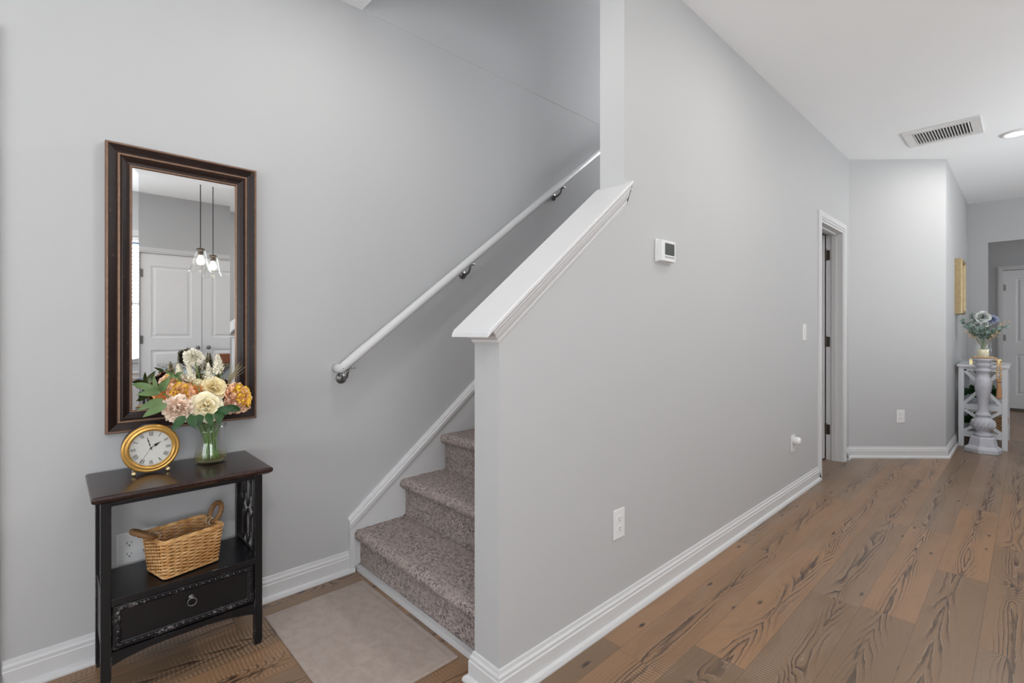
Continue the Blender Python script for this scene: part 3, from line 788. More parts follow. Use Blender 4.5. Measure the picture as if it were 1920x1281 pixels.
obj('roman_numerals', bm, M['ink'], dial)
bm = nb(); dbar(bm, 2*PI*57.3/60, 0, -.008, DR*.66, .0016); dbar(bm, 2*PI*57.3/60, .0016, DR*.15, DR*.28, .001); dbar(bm, 2*PI*57.3/60, -.0016, DR*.15, DR*.28, .001)
dbar(bm, 2*PI*57.3/60, 0, DR*.35, DR*.5, .0030)
obj('minute_hand', bm, M['ink'], ck)
bm = nb(); ha = 2*PI*(1.85)/12; dbar(bm, ha, 0, -.006, DR*.56, .0016)
for o_, r0, r1, w_ in ((.0028, .20, .34, .0028), (-.0028, .20, .34, .0028), (0, .22, .44, .0052), (0, .44, .5, .002)): dbar(bm, ha, o_, DR*r0, DR*r1, w_)
obj('hour_hand', bm, M['ink'], ck)
bm = nb(); dbar(bm, 2*PI*35.5/60, 0, -.016, DR*.92, .0007); lathe(bm, [(.003, XF), (.003, XF+.002)], (0, 0, CZ-TZ), 14, 'x'); obj('second_hand', bm, M['ink'], ck)
for s in (-1, 1):
    bm = nb(); ball(bm, (.026, s*.047, .0075), .0075, 2, (1.5, 1, 1)); tube(bm, [(-.02, s*.045, .010), (.02, s*.047, .009)], .004)
    obj('foot', bm, M['gold_pale'], ck, smooth=True)

# ------------------------------------------------------------------ wicker basket
def rrect(hx, hy, r, n):
    pts = []; per = 0
    segs = []
    for cx, cy, a0 in ((hx-r, hy-r, 0), (-hx+r, hy-r, PI/2), (-hx+r, -hy+r, PI), (hx-r, -hy+r, 3*PI/2)):
        for k in range(5): a = a0+PI/2*k/4; segs.append(Vector((cx+r*math.cos(a), cy+r*math.sin(a))))
    segs.append(segs[0].copy()); L_ = [0]
    for a, b in zip(segs, segs[1:]): L_.append(L_[-1]+(b-a).length)
    out = []
    for k in range(n):
        s = L_[-1]*k/n; i = max(j for j in range(len(L_)-1) if L_[j] <= s+1e-9); t = (s-L_[i])/max(1e-9, L_[i+1]-L_[i])
        p = segs[i].lerp(segs[i+1], t); d = (segs[i+1]-segs[i]).normalized() if (segs[i+1]-segs[i]).length > 1e-9 else Vector((1, 0)); out.append((p, Vector((d.y, -d.x))))
    return out
def basket(name, label, loc, rz, hx, hy, h, m, flare=.012, rows=20, handles=True, stakes=34, strand=.0022, grp=None):
    root = thing(name, label, 'basket', loc, rz, grp)
    bm = nb(); n = stakes*4
    for r_ in range(rows):
        t = r_/(rows-1); z = .004+t*(h-.010); ex = flare*t; sag = 0
        pts = []
        for k, (p, nn) in enumerate(rrect(hx+ex, hy+ex, .014, n)):
            ph = k/n*stakes*PI+(PI if r_ % 2 else 0)
            o = .0040*math.sin(ph)
            lift = .010*t*(abs(p.x)/(hx+ex))**3*0
            pts.append((p.x+nn.x*o, p.y+nn.y*o, z+random.uniform(-.0004, .0004)+lift))
        tube(bm, pts, h/rows*.55, 5, closed=True)
    obj('woven_wall', bm, m, root, smooth=True)
    bm = nb()
    for k, (p, nn) in enumerate(rrect(hx, hy, .014, stakes)):
        q = rrect(hx+flare, hy+flare, .014, stakes)[k][0]
        tube(bm, [(p.x, p.y, .002), (q.x, q.y, h)], strand*.9, 5)
    obj('stakes', bm, m, root, smooth=True)
    bm = nb()
    for off, zz, rr in ((0, h-.001, .0038), (.003, h-.006, .0036), (-.003, h-.005, .0034)):
        P = rrect(hx+flare+off, hy+flare+off, .016, 90)
        tube(bm, [(p.x, p.y, zz+.0012*math.sin(k*1.3)) for k, (p, _) in enumerate(P)], rr, 6, closed=True)
    P = rrect(hx+.002, hy+.002, .014, 80); tube(bm, [(p.x, p.y, .004) for p, _ in P], .004, 6, closed=True)
    obj('rim', bm, m, root, smooth=True)
    bm = nb(); box(bm, -hx+.002, hx-.002, -hy+.002, hy-.002, .001, .005); obj('base', bm, m, root)
    if handles:
        for s in (-1, 1):
            bm = nb(); R0 = .033; pts = []; cxx = s*(hx+flare+(.010 if s < 0 else .006)) if s > 0 else -(hx+flare+.016)
            tilt = .42*s if s > 0 else -1.05
            for k in range(28):
                a = 2*PI*k/28; yy = R0*math.cos(a)*.95; zz = R0*math.sin(a)
                pts.append((cxx+(zz+.010)*math.sin(tilt), yy, h+.014+(zz+.010)*math.cos(tilt)))
            tube(bm, pts, [.0088+.0012*math.sin(3*k) for k in range(28)], 10, closed=True)
            obj('ring_handle', bm, M['handle_wood'], root, smooth=True)
            bm = nb()
            for dy in (-.012, .010):
                bx = cxx-(R0-.010)*math.sin(tilt); bz = h+.014-(R0-.010)*math.cos(tilt)
                tube(bm, [(bx+.0125*math.cos(a)-.003*s, dy+.002*math.sin(a), bz+.001+.0125*math.sin(a)) for a in [2*PI*k/16 for k in range(16)]], .0013, 5, closed=True)
            obj('twine_binding', bm, M['twine'], root, smooth=True)
    return root
basket('wicker_basket', 'honey wicker basket with wooden ring handles on the accent table shelf', (-2.036, .333, SZ+.003), math.radians(104), .084, .066, .130, M['wicker'], rows=22, stakes=30)

# ------------------------------------------------------------------ flowers
def uvgrid(bm, fn, nu, nv, uvl):
    V = [[bm.verts.new(fn(i/nu*2-1, j/nv)) for j in range(nv+1)] for i in range(nu+1)]
    for i in range(nu):
        for j in range(nv):
            f = bm.faces.new((V[i][j], V[i+1][j], V[i+1][j+1], V[i][j+1])); f.smooth = True
            for l, (a, b) in zip(f.loops, ((i, j), (i+1, j), (i+1, j+1), (i, j+1))): l[uvl].uv = (a/nu, b/nv)
def petal_into(bm, uvl, mt, w, l, cup=.3, ruffle=.1, seed=0, curl=0.):
    ph = seed*1.7
    def fn(u, v):
        wd = w*math.sin(PI*min(1, .12+v*.72))**.8 if v < .75 else w*math.sin(PI*min(1, .12+.75*.72))**.8*math.sqrt(max(0, 1-((v-.75)/.25)**2*.75))
        x = u*wd; y = v*l
        z = cup*l*(v**1.6)*.6+cup*w*(u*u)*.8 - curl*l*max(0, v-.6)**2*4
        z += ruffle*l*math.sin(u*5+ph)*v*v*.6+ruffle*l*.3*math.cos(u*9+ph*2)*v*v
        return mt @ Vector((x, y, z))
    uvgrid(bm, fn, 5, 4, uvl)
def blossom(parent, name, c, d, R, m, n=40, spread=1.25, cup=.5, ruffle=.15, width=.42, seed=1, inner=.12, curl=.15):
    """phyllotaxis blossom: petals from the centre out; c centre, d facing direction"""
    rnd = random.Random(seed); bm = nb(); uvl = bm.loops.layers.uv.new('UVMap')
    q = Vector(d).normalized().to_track_quat('Z', 'Y').to_matrix().to_4x4(); T = Matrix.Translation(c) @ q
    for i in range(n):
        t = (i+.5)/n; a = i*2.39996; pol = spread*t**.65           # tilt from axis
        L_ = R*(.55+.45*t)*rnd.uniform(.9, 1.08)
        mt = T @ Matrix.Rotation(a, 4, 'Z') @ Matrix.Translation((0, R*inner*t, -R*.25*t)) @ Matrix.Rotation(PI/2-pol, 4, 'X') @ Matrix.Rotation(rnd.uniform(-.25, .25), 4, 'Y')
        petal_into(bm, uvl, mt, R*width*(.6+.5*t), L_, -cup if False else cup*(.9-.5*t), ruffle, seed*3+i, curl*t)
    return obj(name, bm, m, parent, recalc=False)
def stem(parent, pts, r=.0018, m=None):
    bm = nb(); P = [Vector(p) for p in pts]; out = []
    for k in range(13):
        t = k/12
        if len(P) == 3: out.append(P[0]*(1-t)**2+P[1]*2*t*(1-t)+P[2]*t*t)
        else: out.append(P[0].lerp(P[-1], t))
    tube(bm, out, r, 6); return obj('stem', bm, m or M['stem'], parent, smooth=True)
def leafmesh(bm, base, tip, w, normal=(0, 0, 1), bend=.15, fold=.25):
    base, tip = Vector(base), Vector(tip); d = tip-base; L_ = d.length; d = d.normalized()
    nrm = Vector(normal); nrm = (nrm-d*nrm.dot(d)).normalized(); s = d.cross(nrm); nv, nu = 8, 2; rows = []
    for j in range(nv+1):
        t = j/nv; ww = w*math.sin(PI*t**.8)**.9*.5+.0004
        c = base+d*L_*t+nrm*(bend*L_*math.sin(PI*t))
        rows.append([bm.verts.new(c+s*ww*u+nrm*abs(u)*fold*ww) for u in (-1, -.5, 0, .5, 1)])
    for a, b in zip(rows, rows[1:]):
        for k in range(4): f = bm.faces.new((a[k], a[k+1], b[k+1], b[k])); f.smooth = True
VC = Vector((-2.075, .424)); 
vs = thing('glass_vase', 'waisted clear glass vase of flowers on the accent table', 'vase', (VC.x, VC.y, TZ))
bm = nb()
vo = [(.010, .0), (.046, .0), (.0525, .006), (.0535, .022), (.050, .045), (.0445, .070), (.0425, .088), (.0445, .112), (.050, .142)]
vi = [(r-.0028, z) for r, z in vo[::-1]][:-3]+[(.046, .009), (.001, .008)]
lathe(bm, vo+vi, (0, 0, 0), 48, caps=False)
bm.faces.new([v for v in bm.verts if abs(v.co.z) < 1e-6 and (v.co.x**2+v.co.y**2) < .012**2]); 
obj('vase_glass', bm, M['glass'], vs, smooth=True)
bm = nb(); lathe(bm, [(.001, .0095), (.0455, .0105), (.0492, .016), (.0500, .030), (.0492, .034), (.001, .034)], (0, 0, 0), 48, caps=False); obj('water', bm, M['water'], vs, smooth=True)

stemseed = [0]
def flower(name, label, cat, c, grp=None):
    t = thing(name, label, cat, (0, 0, 0), 0, grp)
    k = stemseed[0]; stemseed[0] += 1
    a = k*2.4; foot = Vector((VC.x+.028*math.cos(a), VC.y+.028*math.sin(a), TZ+.018)); neck = Vector((VC.x-.012*math.cos(a), VC.y-.012*math.sin(a), TZ+.12))
    stem(t, [foot, neck, Vector(c)], .0019)
    return t
FD = (1, -.25, .25)
def multi(name, label, c, d, R, kinds, cat='flower'):
    t = flower(name, label, cat, c)
    for i, (nm, m, n, sp, Rf, kw) in enumerate(kinds): blossom(t, nm, Vector(c), d, R*Rf, m, n=n, spread=sp, seed=i+7, **kw)
    return t
multi('rose', 'large open cream rose at the front of the bouquet above the vase', (-2.055, .404, .868), (1, -.15, .1), .052, [('petals', M['p_cream'], 26, 1.45, 1., dict(ruffle=.07, width=.62, cup=.55, curl=.5))])
multi('rose', 'ivory rose above and right of the large cream rose', (-2.095, .438, .930), (1, .1, .5), .042, [('petals', M['p_cream2'], 26, 1.4, 1., dict(ruffle=.10, width=.62, cup=.5, curl=.3))])
multi('rose', 'closed white rosebud in the middle top of the bouquet', (-2.075, .380, .950), (1, -.1, .8), .024, [('petals', M['p_cream'], 16, .75, 1., dict(ruffle=.05, width=.6, cup=.7, curl=0))])
multi('peony', 'big peach peony with golden centre at the right side of the bouquet', (-2.105, .520, .888), (.8, .45, .35), .060, [('petals', M['p_peach'], 52, 1.65, 1., dict(ruffle=.28, width=.42)), ('centre', M['p_yellow'], 26, .8, .96, dict(ruffle=.3, width=.34))])
multi('peony', 'blush and peach peony low at the left front of the bouquet', (-2.06, .318, .866), (1, -.3, -.2), .050, [('petals', M['p_blush'], 48, 1.6, 1., dict(ruffle=.28, width=.42))])
multi('peony', 'peach peony with golden centre left of the rosebud', (-2.095, .332, .918), (1, -.25, .5), .046, [('petals', M['p_peach'], 44, 1.55, 1., dict(ruffle=.26, width=.42)), ('centre', M['p_yellow'], 22, .8, .95, dict(ruffle=.3, width=.34))])
multi('peony', 'apricot peony half behind the cream rose', (-2.105, .378, .918), (1, 0, .5), .042, [('petals', M['p_orange'], 40, 1.5, 1., dict(ruffle=.25, width=.42))])
multi('peony', 'small apricot peony at the far left edge of the bouquet', (-2.12, .287, .912), (.9, -.6, .1), .038, [('petals', M['p_orange'], 36, 1.5, 1., dict(ruffle=.25, width=.42))])
multi('peony', 'pink peach peony with golden centre high on the left of the bouquet', (-2.14, .314, .955), (.9, -.3, .7), .040, [('petals', M['p_pink'], 36, 1.5, 1., dict(ruffle=.22, width=.42)), ('centre', M['p_yellow'], 20, .8, .92, dict(ruffle=.3, width=.34))])
multi('peony', 'pinkish lower peach peony at the right edge of the bouquet', (-2.09, .500, .862), (1, .2, -.5), .040, [('petals', M['p_pink'], 36, 1.5, 1., dict(ruffle=.26, width=.42))])
multi('snowball_flower', 'tallest ivory snowball blossom in front of the mirror', (-2.14, .382, 1.045), (1, 0, .3), .036, [('florets', M['p_white'], 70, 2.2, 1., dict(ruffle=.3, width=.26))])
def plume(label, base, tip, w, seed):
    t = flower('astilbe_plume', label, 'flower', base)
    rnd = random.Random(seed); bm = nb(); uvl = bm.loops.layers.uv.new('UVMap'); base, tip = Vector(base), Vector(tip)
    q = (tip-base).normalized().to_track_quat('Z', 'Y').to_matrix().to_4x4(); L_ = (tip-base).length
    for i in range(90):
        u = (i+.5)/90; a = i*2.39996; r = w*(1-u)**.8*rnd.uniform(.5, 1.); s = .0085*(1.15-u*.6)
        mt = Matrix.Translation(base) @ q @ Matrix.Rotation(a, 4, 'Z') @ Matrix.Translation((0, r, u*L_)) @ Matrix.Rotation(rnd.uniform(.2, 1.2), 4, 'X')
        petal_into(bm, uvl, mt, s*.55, s, .5, .3, i)
    obj('plume', bm, M['p_white'], t, recalc=False)
plume('ivory astilbe plume leaning right past the tallest snowball blossom', (-2.12, .452, .975), (-2.135, .455, 1.052), .018, 1)
plume('short ivory astilbe plume left of the tallest blossom', (-2.12, .336, .965), (-2.13, .330, 1.020), .015, 2)
plume('ivory astilbe plume directly under the tallest blossom', (-2.10, .368, .955), (-2.11, .358, 1.020), .018, 3)
plume('broad ivory astilbe plume behind the ivory rose', (-2.115, .425, .950), (-2.125, .425, 1.020), .021, 4)
plume('ivory astilbe tip at the upper right of the bouquet', (-2.13, .470, .990), (-2.14, .462, 1.050), .010, 5)
def spray(name, label, root_pt, leaves, m, cat='foliage'):
    t = flower(name, label, cat, root_pt); 
    for base, tip, w in leaves:
        bm = nb(); leafmesh(bm, base, tip, w, (1, -.2, .3)); obj('leaf', bm, m, t, recalc=False)
    return t
spray('leaf_sprig', 'sage green leaf sprig reaching left at mid height of the bouquet', (-2.09, .280, .925),
      [((-2.09, .275, .928), (-2.08, .205, .925), .026), ((-2.09, .262, .930), (-2.10, .255, .985), .013), ((-2.10, .275, .93), (-2.17, .20, .955), .024), ((-2.08, .272, .93), (-2.04, .295, .985), .027)], M['leaf_sage'])
spray('leaf_sprig', 'green leaf sprig hanging lowest at the left of the bouquet', (-2.06, .300, .895),
      [((-2.07, .280, .905), (-2.07, .205, .872), .024), ((-2.04, .285, .892), (-2.02, .215, .855), .031)], M['leaf_sage'])
spray('leaf_sprig', 'dark green leaves pointing down over the vase neck on the left', (-2.05, .350, .85),
      [((-2.03, .335, .845), (-2.0, .292, .800), .028), ((-2.03, .350, .845), (-2.0, .362, .800), .032), ((-2.03, .38, .845), (-2.01, .372, .806), .028)], M['leaf_dark'])
spray('leaf_sprig', 'dark green leaves pointing down over the vase neck on the right', (-2.05, .440, .85),
      [((-2.04, .430, .835), (-2.02, .487, .862), .036), ((-2.04, .44, .85), (-2.0, .435, .805), .030), ((-2.05, .46, .86), (-2.06, .52, .84), .026), ((-2.03, .405, .845), (-1.99, .408, .803), .026)], M['leaf_dark'])
spray('leaf_sprig', 'pointed green sepals at the upper left of the bouquet', (-2.10, .318, .985),
      [((-2.10, .318, .98), (-2.08, .285, 1.0), .012), ((-2.10, .318, .98), (-2.09, .34, .995), .014), ((-2.10, .318, .98), (-2.08, .333, .975), .014), ((-2.10, .30, .985), (-2.06, .315, .975), .014)], M['leaf_sage'])
def grass(label, base, c, seed, n=14, L_=.07):
    t = flower('grass_sprig', label, 'foliage', base); rnd = random.Random(seed); bm = nb(); base = Vector(base); c = Vector(c)
    for i in range(n):
        d = (c-base)+Vector((rnd.uniform(-.02, .02), rnd.uniform(-.03, .03), rnd.uniform(-.02, .02))); mid = base+d*.5+Vector((0, 0, .012)); e = base+d*rnd.uniform(.8, 1.15)
        pts = [base*(1-s)**2+mid*2*s*(1-s)+e*s*s for s in [k/6 for k in range(7)]]; tube(bm, pts, [.0011*(1-k/8) for k in range(7)], 4)
    obj('blades', bm, M['dry'], t)
grass('wispy grass sprig fanning out at the right top of the bouquet', (-2.12, .490, .935), (-2.12, .530, 1.005), 1, 22)
grass('thin dark grass blades rising beside the tallest blossom', (-2.11, .345, .92), (-2.11, .348, .985), 2, 9)
grass('thin grass blades curling behind the ivory rose', (-2.13, .470, .940), (-2.14, .488, .975), 3, 12)

# ------------------------------------------------------------------ door mat
bm = nb(); x0, x1, y0, y1 = -2.088, -1.368, .612, 1.032; nx, ny = 90, 56
def hz(x, y):
    e = min(x-x0, x1-x, y-y0, y1-y); b = .0075 if e > .024 else .0055
    if .020 < e < .026: b = .0050
    if e < .004: b = .0035
    return b+.0009*math.sin(x*61+2*math.sin(y*37))*math.sin(y*53+x*17)*(1 if e > .03 else 0)
V = [[bm.verts.new((x0+(x1-x0)*i/nx, y0+(y1-y0)*j/ny, hz(x0+(x1-x0)*i/nx, y0+(y1-y0)*j/ny)+.001)) for j in range(ny+1)] for i in range(nx+1)]
for i in range(nx):
    for j in range(ny): bm.faces.new((V[i][j], V[i+1][j], V[i+1][j+1], V[i][j+1]))
ring = [V[i][0] for i in range(nx+1)]+[V[nx][j] for j in range(1, ny+1)]+[V[i][ny] for i in range(nx-1, -1, -1)]+[V[0][j] for j in range(ny-1, 0, -1)]
low = [bm.verts.new((v.co.x, v.co.y, .0005)) for v in ring]
for k in range(len(ring)): bm.faces.new((ring[k], ring[(k+1) % len(ring)], low[(k+1) % len(ring)], low[k]))
tag(obj('door_mat', bm, M['mat'], smooth=True), 'taupe rectangular mat with bound edge lying before the stairs', 'mat')

# ------------------------------------------------------------------ electrical plates
def frame_on(loc, yaw):
    """local: x out of wall, y to the side, z up"""
    return loc, yaw
def plate(name, label, cat, loc, yaw, w, h, gang=1, grp=None):
    t = thing(name, label, cat, loc, yaw, grp)
    bm = nb(); box(bm, 0, .005, -w/2, w/2, -h/2, h/2); obj('cover_plate', bm, M['white_plastic'], t, bevel=.002)
    return t
def sockets(t, yoff=0.):
    for s in (-1, 1):
        bm = nb(); pts = []
        for k in range(24):
            a = 2*PI*k/24; pts.append((yoff+.0165*math.cos(a), s*.0195+max(-.0125, min(.0125, .0165*math.sin(a)))))
        prism(bm, pts, 'x', .004, .0066); r = obj('receptacle', bm, M['white_plastic'], t, bevel=.0008)
        bm = nb(); zc = s*.0195
        box(bm, .0064, .0068, yoff-.0075, yoff-.0055, zc-.001, zc+.0075); box(bm, .0064, .0068, yoff+.0055, yoff+.0073, zc, zc+.0065)
        lathe(bm, [(.0026, .0064), (.0026, .0068)], (0, yoff, zc-.0065), 12, 'x'); obj('slots', bm, M['slot'], r)
t = plate('wall_outlet', 'white double-gang wall outlet behind the basket and accent table', 'outlet', (WL, .222, .360), 0, .118, .118); sockets(t, -.024); sockets(t, .024)
t = plate('wall_outlet', 'white wall outlet low on the hall side of the stair wall', 'outlet', (HX, 1.636, .378), 0, .074, .116); sockets(t)
cy = math.radians(-44.3)
def on_cham(x, z):
    r = (x-960)/913; a = math.radians(46.73); d = Vector((-math.sin(a)+math.cos(a)*r, math.cos(a)+math.sin(a)*r)); A, Bq = Vector(CA), Vector(CB); e = Bq-A
    k = (A.x*e.y-A.y*e.x)/(d.x*e.y-d.y*e.x); return (d.x*k, d.y*k, z)
e = (Vector(CB)-Vector(CA)).normalized(); yawc = math.atan2(-e.x, e.y)
t = plate('wall_outlet', 'white wall outlet on the angled wall right of the doorway', 'outlet', on_cham(1688, .375), yawc, .074, .116); sockets(t)
t = plate('wall_outlet', 'white wall outlet with a plug-in device beside the hall doorway', 'outlet', (HX, 3.715, .370), 0, .074, .116); sockets(t)
pd = thing('plug_in_device', 'small round white plug-in air freshener in the outlet by the hall doorway', 'air freshener', (HX+.0068, 3.725, .388))
bm = nb(); lathe(bm, [(.022, 0), (.027, .006), (.027, .028), (.022, .038), (.008, .042)], seg=28, axis='x'); obj('body', bm, M['white_plastic'], pd, smooth=True)
bm = nb(); lathe(bm, [(.030, .0), (.030, .004)], seg=28, axis='x'); obj('base_ring', bm, M['white_plastic'], pd)
t = plate('light_switch', 'white rocker light switch left of the hall doorway', 'light switch', (HX, 3.965, 1.135), 0, .074, .118)
bm = nb(); prism(bm, [(.005, -.033), (.0055, -.033), (.0085, .033), (.005, .033)], 'y', -.0165, .0165); obj('rocker', bm, M['white_plastic'], t)
t = thing('thermostat', 'small white thermostat with dark screen on the stair wall', 'thermostat', (HX, 1.978, 1.495))
bm = nb(); box(bm, 0, .006, -.068, .068, -.050, .052); obj('back_plate', bm, M['white_plastic'], t, bevel=.004)
bm = nb(); box(bm, .005, .030, -.060, .060, -.046, .046); obj('housing', bm, M['white_plastic'], t, bevel=.003)
bm = nb(); box(bm, .029, .0304, -.034, .048, -.018, .034); obj('display', bm, M['screen'], t)
bm = nb(); box(bm, .029, .0306, -.034, .048, -.031, -.024); obj('button_strip', bm, simple('thermostat_grey', (.35, .35, .35), .4), t)

# ------------------------------------------------------------------ ceiling fixtures
av = thing('ceiling_vent', 'white rectangular slatted air vent in the hall ceiling', 'vent', (-.465, 5.06, CH))
bm = nb()
for a, b, c, d, z in ((-.225, .225, -.205, -.150, 0), (-.225, .225, .150, .205, 0), (-.225, -.165, -.15, .15, 0), (.165, .225, -.15, .15, 0)): box(bm, a, b, c, d, -.012, 0)
for a, b, c, d in ((-.165, .165, -.155, -.145), (-.165, .165, .145, .155)): box(bm, a, b, c, d, -.016, 0)
obj('vent_frame', bm, M['white_plastic'], av, bevel=.003)
bm = nb()
for k in range(19):
    x = -.157+.314*k/18
    box(bm, -.0008, .0008, -.15, .15, -.011, .011, Matrix.Translation((x, 0, -.006)) @ Matrix.Rotation(.38, 4, 'Y'))
obj('louvres', bm, M['white_plastic'], av)
bm = nb(); box(bm, -.163, .163, -.149, .149, -.0012, -.0002); obj('duct_shade_sheet', bm, M['duct_shade'], av)  # flat dark sheet painted as the shade inside the duct
def downlight(x, y, label, power):
    t = thing('recessed_light', label, 'ceiling light', (x, y, CH), 0, 'recessed ceiling lights')
    bm = nb(); rings = []
    lathe(bm, [(.062, -.004), (.066, -.012), (.076, -.013), (.092, -.006), (.094, -.0005), (.062, -.0005)], seg=40, caps=False); obj('trim_ring', bm, M['white_plastic'], t, smooth=True)
    bm = nb(); lathe(bm, [(.063, -.006), (.05, -.008), (.001, -.0085)], seg=32, caps=False); obj('lens', bm, M['lens'], t, smooth=True)
    disk('downlight_glow', (x, y, CH-.018), .11, power*.92, (1, .965, .92))
downlight(-.07, 5.50, 'round white recessed light glowing in the hall ceiling beside the vent', 4)
for x, y, p_, w_ in ((-.35, 2.45, 3.6, 'above the thermostat end of the hall'), (-1.45, .93, 3.2, 'above the accent table in the entry'), (.9, -.4, 9, 'added unseen as fill between the entry and the kitchen window'), (.9, 3.0, 9, 'added unseen as fill near the pantry doors')):  # the last two are fixtures added out of view as fill
    downlight(x, y, 'round white recessed ceiling light '+w_, p_)
area('upstairs_fill_light', (-1.73, 6.45, 4.1), (0, -1, -.25), .8, 1.5, 125, (.97, .985, 1))  # fill light added upstairs to brighten the stairwell, no real window there

# ------------------------------------------------------------------ gold wall frame in the hall
gf = thing('gilded_mirror', 'deep gilded rectangular wall frame above the white side table', 'picture frame', (-.515, 6.60, 1.32))
bm = nb(); gw, gh, gd = .40, .555, .058
loops = []
for ins, h in [(0, 0), (0, gd*.8), (.008, gd), (.030, gd), (.040, gd*.72), (.060, gd*.72), (.072, gd*.5), (.090, gd*.45), (.090, 0)]:
    loops.append([bm.verts.new((.0005+h, y, z)) for y, z in ((ins, ins), (gw-ins, ins), (gw-ins, gh-ins), (ins, gh-ins))])
for i in range(len(loops)):
    A, C = loops[i], loops[(i+1) % len(loops)]
    for k in range(4): bm.faces.new((A[k], A[(k+1) % 4], C[(k+1) % 4], C[k]))
obj('frame', bm, M['gilt'], gf)
bm = nb(); box(bm, .002, .018, .088, gw-.088, .088, gh-.088); obj('mirror_panel', bm, M['mirror'], gf)

# ------------------------------------------------------------------ white side table in the hall
wt = thing('side_table', 'chippy white wooden side table with crossed braces against the hall wall', 'table', (0, 0, 0))
wx0, wx1, wy0, wy1, wh = -.487, -.140, 6.60, 7.32, .812; lw = .040
bm = nb(); box(bm, wx0-.012, wx1+.012, wy0-.012, wy1+.012, wh-.022, wh); obj('table_top', bm, M['white_wood'], wt, bevel=.003)
for x in (wx0, wx1-lw):
    for y in (wy0, wy1-lw): obj('leg', B(x, x+lw, y, y+lw, 0, wh-.022), M['white_wood'], wt, bevel=.002)
for z in (.135, .405):
    bm = nb(); box(bm, wx0+.004, wx1-.004, wy0+.004, wy1-.004, z, z+.018)
    for y in (wy0+.006, wy1-.024): box(bm, wx0+lw, wx1-lw, y, y+.018, z-.035, z)
    obj('shelf', bm, M['white_wood'], wt)
bm = nb(); box(bm, wx0+lw, wx1-lw, wy0+.006, wy0+.024, wh-.06, wh-.022); box(bm, wx1-.024, wx1-.006, wy0+lw, wy1-lw, wh-.06, wh-.022); obj('apron', bm, M['white_wood'], wt)
def brace(p, q):
    bm = nb(); a, b = Vector(p), Vector(q); d = b-a; L_ = d.length; m4 = Matrix.Translation((a+b)/2) @ d.to_track_quat('X', 'Z').to_matrix().to_4x4()
    box(bm, -L_/2, L_/2, -.009, .009, -.014, .014, m4); obj('cross_brace', bm, M['white_wood'], wt)
for yy in (wy0+.014, wy1-.014):
    for z0, z1 in ((.155, .370), (.425, wh-.05)):
        brace((wx0+lw, yy, z0), (wx1-lw, yy, z1)); brace((wx0+lw, yy+.001, z1), (wx1-lw, yy+.001, z0))
# ------------------------------------------------------------------ pillar candle holder
bx, by = -.300, 6.41
bl = thing('pillar_candle_holder', 'tall turned pale grey pillar candle holder on the floor before the side table', 'candle holder', (bx, by, 0))
bm = nb()
lathe(bm, [(.138, 0), (.138, .035), (.128, .050), (.108, .062), (.092, .135), (.080, .150)], seg=6, rot=.35); obj('hexagonal_base', bm, M['baluster'], bl, bevel=.004)
bm = nb()
pf = [(.060, .150), (.066, .160), (.066, .172), (.052, .180), (.044, .192), (.050, .204), (.070, .222), (.082, .248), (.084, .268), (.078, .298), (.060, .322), (.046, .334), (.056, .345), (.056, .358), (.044, .368), (.036, .40), (.036, .46), (.044, .52), (.056, .58), (.063, .63), (.062, .665), (.052, .70), (.048, .705), (.048, .755), (.056, .762), (.062, .775), (.048, .788), (.046, .80), (.058, .815), (.064, .83), (.052, .842), (.058, .852), (.076, .870), (.078, .885), (.01, .885)]
lathe(bm, [(r, z) for r, z in pf], seg=40); obj('turned_column', bm, M['baluster'], bl, smooth=True)
bm = nb()
for k in range(16):
    a = 2*PI*k/16
    tube(bm, [(.085*math.cos(a+.25*s)*(1-.12*s*s), .085*math.sin(a+.25*s)*(1-.12*s*s), .268+.035*s) for s in (-1, -.5, 0, .5, 1)], .005, 6)
obj('carved_bulb', bm, M['baluster'], bl, smooth=True)
# glass jar on top, candle inside
jr = thing('glass_jar', 'clear glass hurricane jar standing on the pillar candle holder', 'jar', (bx, by, .886))
bm = nb(); jo = [(.005, 0), (.052, 0), (.060, .008), (.061, .09), (.055, .105), (.052, .112), (.058, .128), (.062, .138)]; ji = [(r-.003, z) for r, z in jo[::-1]][:-3]+[(.054, .007), (.005, .007)]
lathe(bm, jo+ji, seg=36, caps=False); obj('jar_glass', bm, M['glass'], jr, smooth=True)
cn = thing('pillar_candle', 'cream pillar candle inside the glass hurricane jar', 'candle', (bx, by, .894))
bm = nb(); lathe(bm, [(.040, 0), (.041, .002), (.041, .074), (.038, .078), (.01, .074)], seg=30); obj('wax', bm, M['candle'], cn, smooth=True)
bm = nb(); tube(bm, [(0, 0, .072), (.001, 0, .084)], .0015, 5); obj('wick', bm, M['ink'], cn)
# gold riser behind
gr = thing('gold_riser', 'small gold metal tray with short feet behind the glass jar', 'tray', (-.31, 6.72, wh))
bm = nb(); box(bm, -.10, .125, -.065, .10, .045, .060); obj('tray', bm, M['gold_pale'], gr, bevel=.003)
for x in (-.088, .113):
    for y in (-.052, .088): obj('foot', B(x-.012, x+.012, y-.012, y+.012, .0005, .045), M['gold_pale'], gr)
